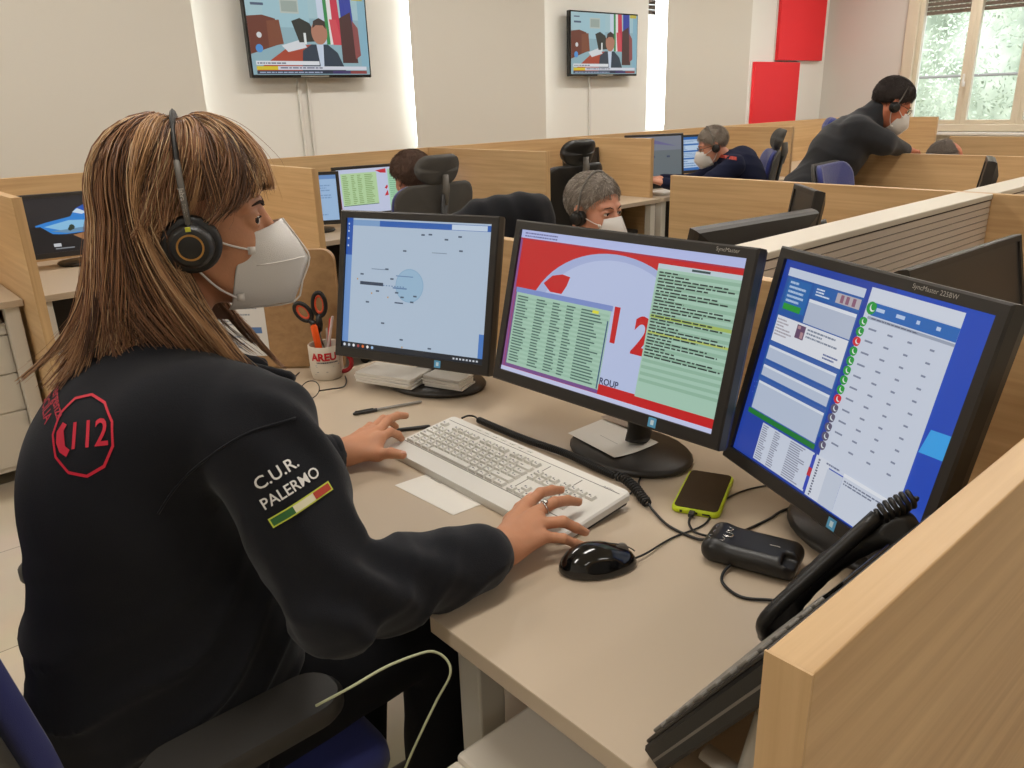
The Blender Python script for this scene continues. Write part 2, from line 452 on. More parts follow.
# roller blinds that cover the windows
def blind(x0, x1, label, gap=.075):
    t = thing('roller_blind', label, 'blind', ((x0+x1)/2, Y1-gap, 2.62))
    loc(MB().box(((x0+x1)/2, Y1-gap, 1.66), (x1-x0, .003, 1.86), M['blind']), 'fabric', t)
    loc(MB().box(((x0+x1)/2, Y1-gap, .715), (x1-x0, .014, .03), M['white'], bev=.004), 'bottom_bar', t)
    c = MB(); c.tube([(x0-.01, Y1-gap, 2.63), (x1+.01, Y1-gap, 2.63)], .028, M['white'], n=14); loc(c, 'roller', t, angle=40)
blind(-.1, 1.95, 'wide beige roller blind at the left edge, above the woman with the headset')
blind(3.455, 4.75, 'beige roller blind hanging between the two wall televisions')
blind(6.30, 7.66, 'beige roller blind between the smaller television and the red panels')

# daylight standing in the window openings
for a, b_ in (wins[0], wins[1], (6.42, 7.5)):
    area('window_daylight', ((a+b_)/2, Y1+.2, 1.75), (b_-a-.1, 1.3), 55, (.9, .96, 1.), rot('X', -90))
0 and area('window_daylight', (X1+.3, 3.2, 1.7), (1.4, 1.4), 75, (.9, .96, 1.), rot('Y', 90))
# outside: a hedge slope and a pale house front seen through the end window
leafm, nt, b = new_mat('foliage')
n = nt.nodes.new('ShaderNodeTexNoise'); n.inputs['Scale'].default_value = 1.3; n.inputs['Detail'].default_value = 5
r = nt.nodes.new('ShaderNodeValToRGB'); r.color_ramp.elements[0].color = (*lin('87907a'), 1); r.color_ramp.elements[1].color = (*lin('c3c9b6'), 1)
r.color_ramp.elements[0].position = .35; r.color_ramp.elements[1].position = .62
geo = nt.nodes.new('ShaderNodeNewGeometry'); nt.links.new(geo.outputs['Position'], n.inputs['Vector'])
nt.links.new(n.outputs['Fac'], r.inputs[0]); nt.links.new(r.outputs[0], b.inputs['Base Color']); b.inputs['Roughness'].default_value = .6
M['leaf'] = leafm
mb = MB(); rr = random.Random(3)
for i in range(16000):
    y = rr.uniform(1, 9); z = rr.uniform(-.6, 4.6); x = 15.2+.5*math.sin(y*2.1)+.35*math.sin(z*3+y)+rr.uniform(-.35, .35)
    s_ = rr.uniform(.025, .055); a = Vector((rr.uniform(-1, 1), rr.uniform(-1, 1), rr.uniform(-1, 1))).normalized(); b2 = a.orthogonal().normalized(); c2 = Vector((x, y, z))
    mb.add([c2-a*s_, c2+b2*s_*.5, c2+a*s_, c2-b2*s_*.5], [(0, 1, 2, 3)], M['leaf'])
mb.box((16.3, 5, 2.6), (.6, 13, 6.8), M['leaf'])
tag(mb.build('hedge', recalc=False), 'tall leafy hedge outside the window, bright in daylight', 'hedge', kind='stuff')
one('handrail', lambda m: (m.tube([(12.5, -1, 1.52), (12.5, 9, 1.52)], .02, M['grey']), [m.tube([(12.5, y, -.3), (12.5, y, 1.52)], .015, M['grey']) for y in (-.9, 2.2, 8.2)]), 'thin grey rail crossing the view outside the window', 'handrail')
one('outside_ground', lambda m: m.box((14, 3, -.35), (8, 16, .1), M['wall']), kind=S)
one('outside_wall', lambda m: m.box((6, 9.2, 1.5), (14, .3, 6), M['wall']), kind=S)
sun = bpy.data.lights.new('sun', 'SUN'); sun.energy = 2.2; sun.angle = .02; sun.color = (1, .96, .88)
so = bpy.data.objects.new('sun', sun); C.objects.link(so); so.rotation_euler = (math.radians(38), 0, math.radians(-75)); so.location = (0, 0, 8)

# red acoustic panels on the side wall
def rpan(x0, x1, z0, z1, label):
    t = thing('acoustic_panel', label, 'wall panel', ((x0+x1)/2, Y1-.002, z0), group='red wall panels')
    loc(MB().box(((x0+x1)/2, Y1-.032, (z0+z1)/2), (x1-x0, .04, z1-z0), M['red'], bev=.004), 'felt_face', t)
    loc(MB().box(((x0+x1)/2, Y1-.0065, (z0+z1)/2), (x1-x0+.03, .0115, z1-z0+.03), M['white']), 'backing', t)
rpan(7.83, 8.72, 1.06, 1.685, 'lower square red panel on the white wall, nearest the blind')
rpan(8.25, 9.19, 1.705, 2.75, 'taller upper red panel on the white wall, next to the room corner')

# ceiling luminaires (above the picture)
for i, (x, y) in enumerate([(x, y) for x in (-1.6, .9, 3.4, 5.9, 8.2) for y in (-1.9, .9, 3.4)]):
    t = thing('ceiling_light', 'flat white rectangular luminaire in the ceiling', 'ceiling light', (x, y, H-.03), group='ceiling luminaires')
    MB().box((0, 0, .013), (1.24, .32, .02), M['white'], bev=.004).build('housing', t)
    e, nt_, b_ = new_mat('luminaire_%d' % i); b_.inputs['Emission Color'].default_value = (1, .965, .92, 1); b_.inputs['Emission Strength'].default_value = 3.
    MB().box((0, 0, .001), (1.18, .26, .004), e).build('diffuser', t)
    area('luminaire_light', (x, y, H-.045), (1.15, .25), (11., 20., 24.)[i % 3], (1., .955, .895), Matrix.Identity(4))
# ---------------------------------------------------------------- desk dividers
PT = 1.04                                                             # top of the dividers round the near desks
def divider(label, x0, x1, y0, y1, z1, z0=.0, group='wood laminate desk dividers', name='desk_divider'):
    t = thing(name, label, 'desk divider', ((x0+x1)/2, (y0+y1)/2, z0), group=group)
    along_x = (x1-x0) > (y1-y0); face = M['woodx'] if along_x else M['woody']
    loc(MB().box(((x0+x1)/2, (y0+y1)/2, (z0+z1)/2), (x1-x0-(.002 if along_x else 0), y1-y0-(0 if along_x else .002), z1-z0-.001), face, bev=.0015), 'panel', t)
    ends = [((x, (y0+y1)/2, (z0+z1)/2), (.002, y1-y0+.0004, z1-z0+.0004)) for x in (x0, x1)] if along_x else [(((x0+x1)/2, y, (z0+z1)/2), (x1-x0+.0004, .002, z1-z0+.0004)) for y in (y0, y1)]
    for c, d in ends: loc(MB().box(c, d, M['woodz']), 'edge_band', t)
    return t
divider('wide wooden divider in the right foreground, cut off by the frame', .386, 1.32, .176, .208, PT, group=None)
divider('wooden back divider behind the three monitors of the near desk', 1.32, 1.35, .176, 1.80, PT, group=None)
divider('wooden divider crossing the slatted screen, behind the man with the grey hair', 2.92, 2.95, -.25, 2.235, PT, group=None)
divider('wooden divider the standing man rests his arm on', 4.56, 4.59, -.25, 2.29, PT, group=None)
divider('low wooden divider under the far window, right of the bald man', 6.15, 6.18, -.25, 2.30, PT+.01, group=None)
PW = 1.117                                                            # top of the dividers along the side wall
divider('long wooden divider running along the side wall under the televisions', -.9, 8.9, 4.15, 4.18, PW, group=None)
divider('wooden divider at the left edge, beside the beach wallpaper monitor', .53, .56, 3.10, 4.15, PW, group=None)
divider('wooden divider right behind the face mask of the near woman', 1.72, 1.75, 3.27, 4.15, PW, group=None)
divider('wooden divider to the right of the row of monitors with green tables', 2.985, 3.015, 3.10, 4.15, PW, group=None)
divider('wooden divider behind the desk phone, left of the bending grey-haired worker', 4.235, 4.265, 3.41, 4.15, PW, group=None)
divider('wooden divider right behind the bending worker and his chair', 5.94, 5.97, 3.39, 4.15, PW, group=None)
divider('farthest wooden divider, behind the face of the standing man', 8.2, 8.23, 3.20, 4.15, PW, group=None)

# slatted screen along the middle of the bank of desks, one length per bay
def slat_screen(x0, x1, label):
    t = thing('slatted_screen', label, 'slatted screen', ((x0+x1)/2, .985, DESK-.1))
    loc(MB().box(((x0+x1)/2, .985, 1.02-.19), (x1-x0, .092, .378), M['groove']), 'core', t)
    mb = MB(); z = 1.017; k = 0
    while z > .70:
        for y in (.9375, 1.0325): mb.box(((x0+x1)/2, y, z-.009), (x1-x0, .006, .0176), M['slat'])
        z -= .0205; k += 1
    loc(mb, 'slats', t)
    loc(MB().box(((x0+x1)/2, .985, PT-.009), (x1-x0, .108, .018), M['capm'], bev=.003), 'cap_rail', t)
slat_screen(1.35, 2.92, 'beige slatted screen with a pale cap behind the middle and right monitors')
slat_screen(2.95, 4.56, 'slatted screen continuing behind the first crossing divider')
slat_screen(4.59, 6.15, 'farthest slatted screen at the right edge of the picture')

# ---------------------------------------------------------------- desks
def desk(label, outline, zt=DESK, legs=(), modesty=None, name='desk', cat='desk'):
    xs = [p[0] for p in outline]; ys = [p[1] for p in outline]
    t = thing(name, label, cat, (sum(xs)/len(xs), sum(ys)/len(ys), 0))
    loc(MB().prism(outline, zt-.025, zt, M['desk'], bev=.0015), 'desktop', t)
    for x, y in legs:
        loc(MB().box((x, y, (zt-.025)/2), (.05, .05, zt-.026), M['metal'], bev=.004), 'leg', t)
    if modesty: loc(MB().box(*modesty, M['dark']), 'modesty_panel', t)
    return t
desk('pale desk with the white keyboard and three monitors, nearest the camera',
     [(.484, .212), (.484, .733), (.512, .733), (.512, 2.06), (.60, 2.06), (.955, 1.725), (1.318, 1.725), (1.318, .212)],
     legs=[(.60, .78), (.62, 1.95), (1.27, 1.64), (1.27, .26)], modesty=((1.29, .96, .42), (.018, 1.42, .5)))
t = thing('corner_board', 'low wooden board behind the mug, with sheets of paper on it', 'desk board', (.775, 1.92, DESK))
X = frame((.775, 1.920, DESK+.003), (.7071, -.7071, 0), (0, 0, 1), (-.7071, -.7071, 0))
def rr_outline(w_, h_, r_, n=6, corners=(1, 1, 1, 1)):
    pts = []
    for (cx, cy, a0), c in zip(((w_/2-r_, h_/2-r_, 0), (-w_/2+r_, h_/2-r_, 90), (-w_/2+r_, -h_/2+r_, 180), (w_/2-r_, -h_/2+r_, 270)), corners):
        if c: pts += [(cx+r_*math.cos(math.radians(a0+90*i/n)), cy+r_*math.sin(math.radians(a0+90*i/n))) for i in range(n+1)]
        else: pts.append((math.copysign(w_/2, cx), math.copysign(h_/2, cy)))
    return pts
mb = MB(); mb.X = X; mb.prism([(x, y+.15) for x, y in rr_outline(.50, .30, .03, corners=(1, 1, 0, 0))], -.009, .009, wood('board_laminate', 0, 'b58f63', '94704a')); loc(mb, 'panel', t)
for (cx, cy, w_, h_, lab) in ((-.005, .13, .13, .2, 'printed sheet with blue marks'),):
    a = Art(w_, h_, M['print']); a.rect(0, 0, 1, 1, 'e2dfda'); a.lines(.1, .1, .9, .6, 12, '9a9fa8', seed=4); a.rect(.55, .62, .9, .7, '5b7fb5'); a.lines(.1, .72, .6, .95, 5, '8a94a8', seed=5)
    a.v = [tuple(X @ Vector((v[0]+cx, v[1]+cy, v[2]+.0105))) for v in a.v]; o = loc(a, 'pinned_sheet', t); o['label'] = lab

def pedestal(label, x0, x1, y0, y1, z1, front='-x', n=4, group=None):
    """drawer pedestal on castors"""
    t = thing('drawer_pedestal', label, 'drawer unit', ((x0+x1)/2, (y0+y1)/2, 0), group=group)
    loc(MB().box(((x0+x1)/2, (y0+y1)/2, (z1+.06)/2+.0), (x1-x0-.02, y1-y0-.0, z1-.06), M['cabinet'], bev=.006), 'carcass', t)
    zz = [.08, .30, .45, .60, z1-.012] if n == 4 else [.08, .36, z1-.012]
    for a, b_ in zip(zz[:-1], zz[1:]):
        if b_-a < .04: continue
        if front == '-x': c, d = (x0, (y0+y1)/2, (a+b_)/2), (.02, y1-y0-.006, b_-a-.005); hc, hd = (x0-.011, (y0+y1)/2, b_-.02), (.006, .12, .01)
        else: c, d = ((x0+x1)/2, y0, (a+b_)/2), (x1-x0-.006, .02, b_-a-.005); hc, hd = ((x0+x1)/2, y0-.011, b_-.02), (.12, .006, .01)
        dr = loc(MB().box(c, d, M['cabinet'], bev=.003), 'drawer', t)
        k = MB().box(hc, hd, M['grey'], bev=.002); k.v = [tuple(Vector(v)-t.location) for v in k.v]; k.build('handle', dr)
    for x in (x0+.05, x1-.05):
        for y in (y0+.05, y1-.05):
            loc(MB().lathe([(.024, -.012), (.03, -.008), (.03, .008), (.024, .012)], M['black'], T(x, y, .03) @ rot('X', 90), 14), 'caster', t)
pedestal('white drawer unit under the near desk, behind the white cable', .435, .90, .222, .64, .605)

# row along the side wall
for i, (xa, xb, lab) in enumerate(((-.55, .53, 'pale desk at the left edge, over a white drawer unit'),
                                   (.56, 1.72, 'pale desk under the monitor with the beach wallpaper'),
                                   (1.75, 2.985, 'pale desk in front of the woman seen from behind'),
                                   (3.015, 4.235, 'pale desk that carries the touch-screen phone'),
                                   (4.265, 5.94, 'pale desk the far grey-haired worker bends over'),
                                   (5.97, 8.2, 'pale desk in the farthest bay along the wall'))):
    yf = 3.58 if i == 2 else 3.32
    desk(lab, [(xa+.003, yf), (xa+.003, 4.147), (xb-.003, 4.147), (xb-.003, yf)], legs=[(xa+.04, yf+.05), (xb-.04, yf+.05), (xa+.04, 4.1), (xb-.04, 4.1)],
         modesty=(((xa+xb)/2, 4.10, .38), (xb-xa-.12, .02, .62)))
pedestal('white drawer unit at the left edge, under the wall-side desk', .02, .47, 3.42, 4.0, .66, '-y')
pedestal('white drawer unit between the grey-haired man and the dark desk end', 3.62, 3.96, 3.50, 4.02, .62, '-y')
one('computer_tower', lambda m: (m.box((4.10, 3.72, .30), (.2, .5, .46), M['dark'], bev=.008), m.box((4.10, 3.465, .33), (.17, .012, .36), M['black'], bev=.004)), 'dark computer tower under the desk with the touch-screen phone', 'computer')
# bank on both sides of the slatted screen
for (x0, x1, y0, y1, lab) in ((1.352, 2.918, 1.04, 1.86, 'pale desk the masked man with short grey hair sits at'),
                              (2.952, 4.558, 1.04, 1.86, 'pale desk by the empty blue chair, beyond the first crossing divider'),
                              (4.592, 6.148, 1.04, 1.86, 'pale desk of the man whose forehead shows over the divider'),
                              (1.352, 2.918, .12, .93, 'pale desk on this side of the slatted screen, under the dark monitors'),
                              (2.952, 4.558, .12, .93, 'pale desk at the right edge beyond the crossing divider')):
    desk(lab, [(x0, y0), (x0, y1), (x1, y1), (x1, y0)], legs=[(x0+.05, y0+.06), (x1-.05, y0+.06), (x0+.05, y1-.05), (x1-.05, y1-.05)])
# ---------------------------------------------------------------- screen pictures (functions of an Art sheet)
def pic_map(a):
    a.rect(0, 0, 1, 1, 'b4c6da'); a.rect(0, .012, 1, .055, '2f62b4'); a.rect(.0, .012, .24, .055, '7fa3cf'); a.rect(.74, .015, .97, .052, 'c8d8ea')
    a.rect(0, 0, .045, .965, '6f97d2'); a.rect(0, .0, .045, .28, '2457b0')
    a.rect(0, .955, 1, 1, '1c222c')
    for i, c in enumerate(('d8dde4', 'b9c3cf', 'e4e6ea', 'a04040', 'e07030', 'e8e8e8', '9fc3e8')): a.disc(.02+i*.035, .978, .012, c, n=10)
    a.rects([(.8+i*.022, .972, .812+i*.022, .985) for i in range(8)], 'cfd6df')
    a.disc(.475, .48, .125, '8fb2cf'); a.disc(.475, .48, .118, '9bbcd6')
    r = random.Random(5)
    for u, v in ((.55, .1), (.6, .095), (.71, .125), (.81, .2), (.43, .225), (.31, .37), (.13, .42), (.35, .44), (.25, .54), (.18, .63), (.44, .89), (.64, .93), (.3, .78), (.5, .6), (.39, .54), (.43, .57), (.52, .555), (.8, .1)):
        a.rect(u-.012, v-.006, u+.012, v+.006, '4c5b70')
    a.rect(.12, .475, .29, .5, '39465a'); a.rects([(.29+i*.02, .49, .3+i*.02, .497) for i in range(8)], '5f7fa8')
    a.rect(.36, .5, .46, .51, '5f7fa8'); a.rect(.2, .372, .3, .378, '7c8ea6'); a.rect(.38, .41, .5, .417, '6889b3'); a.rect(.62, .222, .72, .228, '8595aa'); a.rect(.38, .61, .44, .62, '41506a')
    for u, v in ((.1, .46), (.21, .56), (.33, .58), (.45, .945)): a.disc(u, v, .007, 'c59a5a', n=8)
    a.rect(.965, .78, 1, .955, '4d7ec6'); a.text('I', .02, .075, .02, 'dfe8f4')
    for i in range(4): a.disc(.02, .045+i*.055, .008, 'c7d7ee', n=8)

def phone_glyph(a, u, v, r, col):
    k = a.h/a.w
    a.disc(u, v, r, col, n=14); a.disc(u+r*k*.25, v-r*.1, r*.62, 'dfe8ea', n=12); a.disc(u+r*k*.45, v-r*.3, r*.6, col, n=12)

def pic_big112(a):
    a.rect(0, 0, 1, 1, '8d5a93'); a.rect(0, 0, 1, .055, 'b9c3ef'); a.lines(.02, .01, .2, .05, 2, '6f72a6', seed=2); a.rect(0, .055, 1, .065, 'b03048')
    a.rect(.012, .065, 1, .975, 'c91f22')
    # big white roundel with a red handset and the figures 1 1 2 on it
    pts = [(.49+.395*math.cos(t)*1.0, .60+.52*math.sin(t)) for t in [2*PI*i/60 for i in range(60)]]
    pts = [(max(.02, u), min(max(v, .075), .925)) for u, v in pts]
    a.poly(pts, 'a9b6df')
    pts = [(.50+.36*math.cos(t), .62+.50*math.sin(t)) for t in [2*PI*i/60 for i in range(60)]]
    pts = [(max(.02, u), min(max(v, .075), .925)) for u, v in pts]
    a.poly(pts, 'bcc8ea')
    a.poly([(.16, .34), (.2, .28), (.25, .26), (.29, .27), (.28, .33), (.26, .39), (.2, .39)], 'c91f22')
    a.poly([(.522, .40), (.548, .40), (.548, .63), (.525, .63)], 'c91f22')
    a.text('2', .662, .56, .23, 'c91f22', bold=.03, sx=.9)
    a.text('112 GROUP', .512, .885, .042, '2b2f57', bold=.02)
    a.rect(.02, .925, 1, .97, 'c91f22'); a.rect(.48, .905, 1, .965, 'c91f22'); a.rect(0, .972, 1, 1, 'c9cff0')
    # table window bottom left
    a.rect(.015, .40, .51, .97, '7a4f8e'); a.rect(.02, .40, .515, .435, '7f93cf'); a.rect(.025, .435, .51, .945, 'a9cdb9')
    a.rects([(.025, .46+i*.03, .505, .475+i*.03) for i in range(16)], '9dc3ad')
    a.lines(.035, .45, .49, .93, 24, '4c6b63', seed=9, cols=[(0, .16), (.23, .36), (.42, .54), (.58, .68), (.74, .98)], thick=.45)
    a.rect(.425, .45, .455, .47, 'e4e040'); a.rect(.500, .50, .506, .94, '3f5b80')
    # log window right
    a.rect(.675, .095, .995, .915, 'a9cdb9'); a.rect(.675, .095, .995, .123, 'c3d3dc'); a.rect(.81, .102, .88, .115, '3b4f50')
    r = random.Random(3); a.rects([(.68, .14+i*.041, .995, .16+i*.041) for i in range(17)], '95bba4')
    a.rect(.68, .40, .995, .42, 'a8bf62'); a.rect(.68, .50, .995, .515, 'b9c86a')
    for i in range(28):
        y = .14+i*.0188; L = [.08, .12, .27, .3, .2, .1, .24, .28][i % 8]
        x = .685; rs = []
        while x < .685+L: wd = r.uniform(.01, .04); rs.append((x, y, min(x+wd, .685+L), y+.009)); x += wd+.005
        a.rects(rs, '2e3b36')

def pic_calls(a):
    xs, ys = [-.1, .035, .18, .45, .86, .95, 1.0, 1.2], [-.1, .035, .20, .508, .895, .972, 1.0, 1.2]
    a.remap = lambda u: float(np.interp(u, xs, ys))
    a.rect(0, 0, 1, 1, '1c3fa8'); a.rect(0, 0, .5, 1, '2342a4'); a.rect(.55, 0, 1, 1, '1c48b8')
    a.poly([(.88, .475), (1, .465), (1, .565), (.86, .575)], '3aa3ea')
    for t in (0, 1, 2):                                       # pale arcs of the wallpaper
        pts = [(.02+.2*math.cos(x)+.02*t, .98-.3*math.sin(x)-.03*t) for x in [PI*i/40 for i in range(41)]]
        a.rects([(p[0], p[1], p[0]+.007, p[1]+.004) for p in pts if p[0] > .01], '5a78cc')
    W_ = 'ccd4e4'
    # left window
    a.rect(.035, .035, .415, .72, '2a5aa6'); a.rect(.035, .035, .415, .075, 'c8d2e4'); a.rect(.05, .085, .17, .235, '2c6ab0'); a.rect(.055, .205, .15, .235, '2f9a3a')
    a.lines(.06, .09, .15, .2, 5, 'b5cbe6', seed=3); a.rect(.185, .08, .41, .14, '2d64ad'); a.rect(.30, .085, .41, .13, 'b9b1b8'); a.lines(.2, .09, .28, .13, 3, 'dfe8f4', seed=4)
    a.rects([(.32, .09, .335, .125), (.345, .09, .36, .125), (.375, .09, .39, .125)], '8d5f78')
    a.rect(.18, .15, .41, .265, 'b6c0d4'); a.rect(.18, .15, .41, .165, 'dfe4ee')
    a.rect(.045, .27, .41, .40, 'dfe2ea'); a.lines(.05, .28, .15, .37, 6, 'a59ea8', seed=8); a.rect(.16, .28, .205, .345, '6a4f6c'); a.rects([(.165, .285, .18, .3), (.185, .31, .2, .34)], 'b48f95')
    a.lines(.215, .28, .40, .33, 3, '7f899c', seed=5); a.lines(.32, .36, .40, .39, 2, '3d5390', seed=6)
    for y0, y1 in ((.425, .50), (.525, .585), (.61, .76)):
        a.rect(.045, y0-.02, .41, y1, '3c62ac'); a.rect(.048, y0, .405, y1-.005, 'b9c5da'); a.rect(.048, y0, .405, y0+.012, 'dbe2ee')
    a.rect(.035, .76, .41, .785, '1f7a34')
    a.rect(.135, .795, .42, .985, W_); a.lines(.14, .80, .41, .98, 16, '8b90a4', seed=7, cols=[(0, .16), (.25, .4), (.58, .92)], thick=.5)
    # right window with the call list
    a.rect(.44, .02, .86, .82, W_); a.rect(.44, .02, .86, .075, 'd3dae8'); a.rect(.47, .08, .86, .135, '2468b8'); a.lines(.49, .09, .84, .12, 1, 'b9cdea', seed=2, cols=[(0, .12), (.28, .4), (.55, .62), (.8, .88)])
    a.rect(.46, .14, .86, .152, '9aa4b8'); a.lines(.48, .142, .82, .15, 1, '4a5068', seed=12)
    cols_ = ['1f9a3c', '1f9a3c', 'd22638', '1f9a3c', '1f9a3c', '1f9a3c', '1f9a3c', '1f9a3c', 'd22638', '5a5672', '5a5672', '5a5672', '5a5672', '5a5672']
    phone_glyph(a, .465, .105, .028, '1f9a3c')
    for i, c in enumerate(cols_): phone_glyph(a, .448, .17+i*.044, .021, c)
    for i in range(11):
        v = .185+i*.052; a.rects([(.49, v, .53, v+.008), (.585, v, .61, v+.008), (.68, v, .70, v+.008), (.78, v, .80, v+.008)], '8089a0')
    a.rect(.44, .79, .52, .985, 'd5dbe7'); a.lines(.45, .80, .5, .98, 14, '545a74', seed=10, cols=[(.1, .35)], thick=.6); a.lines(.5, .795, .66, .81, 1, '6b7390', seed=21)
    a.rect(.425, .80, .44, .97, '3048b8'); a.rect(.423, .86, .44, .90, 'c02a3c')
    a.rect(.60, .80, .95, .985, 'cdd5e4'); a.rect(.60, .80, .95, .815, 'e4e8f0'); a.lines(.61, .825, .9, .85, 2, '6f7890', seed=30)
    a.rect(.515, .82, .60, .985, 'c4cddd')

def pic_beach(a):
    a.rect(0, 0, 1, 1, '242226')
    q = lambda pts: [((x-90)/370., (y-140)/310.) for x, y in pts]
    a.poly(q([(400, 205), (440, 200), (459, 220), (459, 345), (445, 395), (380, 402), (290, 412), (235, 360), (300, 345), (400, 325)]), 'a8744a')
    a.poly(q([(400, 200), (440, 205), (456, 250), (450, 330), (415, 318), (412, 250)]), '8a5f3e')
    a.poly(q([(112, 318), (112, 292), (150, 278), (238, 255), (262, 212), (300, 188), (335, 182), (372, 196), (398, 228), (412, 262), (414, 318), (340, 345), (210, 352), (140, 345)]), '2f86d8')
    a.poly(q([(262, 212), (300, 188), (335, 182), (372, 196), (398, 228), (405, 280), (330, 262), (280, 236)]), '1a56b8')
    a.poly(q([(248, 232), (268, 212), (300, 238), (280, 246)]), 'cfe2f2'); a.poly(q([(140, 302), (230, 275), (400, 290), (412, 312), (200, 330)]), '8cc4e8')
    a.poly(q([(160, 330), (300, 318), (410, 322), (380, 335), (220, 347)]), '6a93b4')
    for x, y, r_ in ((236, 315, .05), (228, 325, .035), (318, 296, .055), (330, 302, .045), (308, 306, .04)): a.disc((x-90)/370., (y-140)/310., r_, '26382c', n=8)
    a.poly(q([(90, 300), (128, 300), (165, 345), (230, 360), (285, 412), (300, 448), (90, 448)]), '17161a')
    a.rects([(.19, .84, .26, .90)], 'c9ccd0'); a.rects([(.2, .925, .38, .945)], '8d9298')
def pic_green(a):
    a.rect(0, 0, 1, 1, 'c7cfe9'); a.rect(.02, .05, .035, .95, 'b23a55'); a.rect(.06, .09, .56, .80, 'b9d9a6')
    a.lines(.07, .12, .54, .78, 16, '8fae74', seed=3, cols=[(.02, .2), (.28, .4), (.46, .6), (.68, .95)]); a.rect(.06, .80, .56, .815, '55705c')
    a.rect(.72, .05, 1, .97, 'a8d8b4'); a.lines(.74, .08, .96, .7, 14, '7fb08c', seed=6); a.poly([(.55, .06), (.7, .03), (.7, .13), (.62, .12)], 'c9283a')
    a.poly([(.66, .47), (.7, .4), (.71, .44), (.69, .5)], 'c9283a'); a.poly([(.65, .65), (.7, .52), (.71, .64)], 'c9283a')
def pic_blue(a):
    a.rect(0, 0, 1, 1, '9fbfe2'); a.rect(0, 0, 1, .09, '6c93c8'); a.lines(.1, .15, .9, .9, 14, '7d9ec8', seed=3, ragged=True)
def pic_logon(a):
    a.rect(0, 0, 1, 1, '2f6fc4'); a.rect(.3, .45, .95, .8, 'dfe6ee'); a.rect(.05, .1, .9, .3, '3f80d4')
def pic_greydesk(a):
    a.rect(0, 0, 1, 1, '6a7276'); a.rect(.0, .0, 1, .3, '7a7f8c'); a.poly([(.1, .2), (.5, .08), (.9, .22), (.5, .16)], '6a6690'); a.rects([(.2, .42, .26, .46), (.45, .42, .5, .46), (.72, .42, .78, .46)], '3e4660')
def pic_forms(a):
    a.rect(0, 0, 1, 1, '2a6ab4')
    for i, (y0, y1) in enumerate(((.08, .2), (.25, .4), (.45, .62), (.67, .92))): a.rect(.06, y0, .94, y1, 'b9cfe6'); a.lines(.1, y0+.02, .9, y1-.02, 3, '6f92bf', seed=i)
def pic_off(a): a.rect(0, 0, 1, 1, '1d1915')

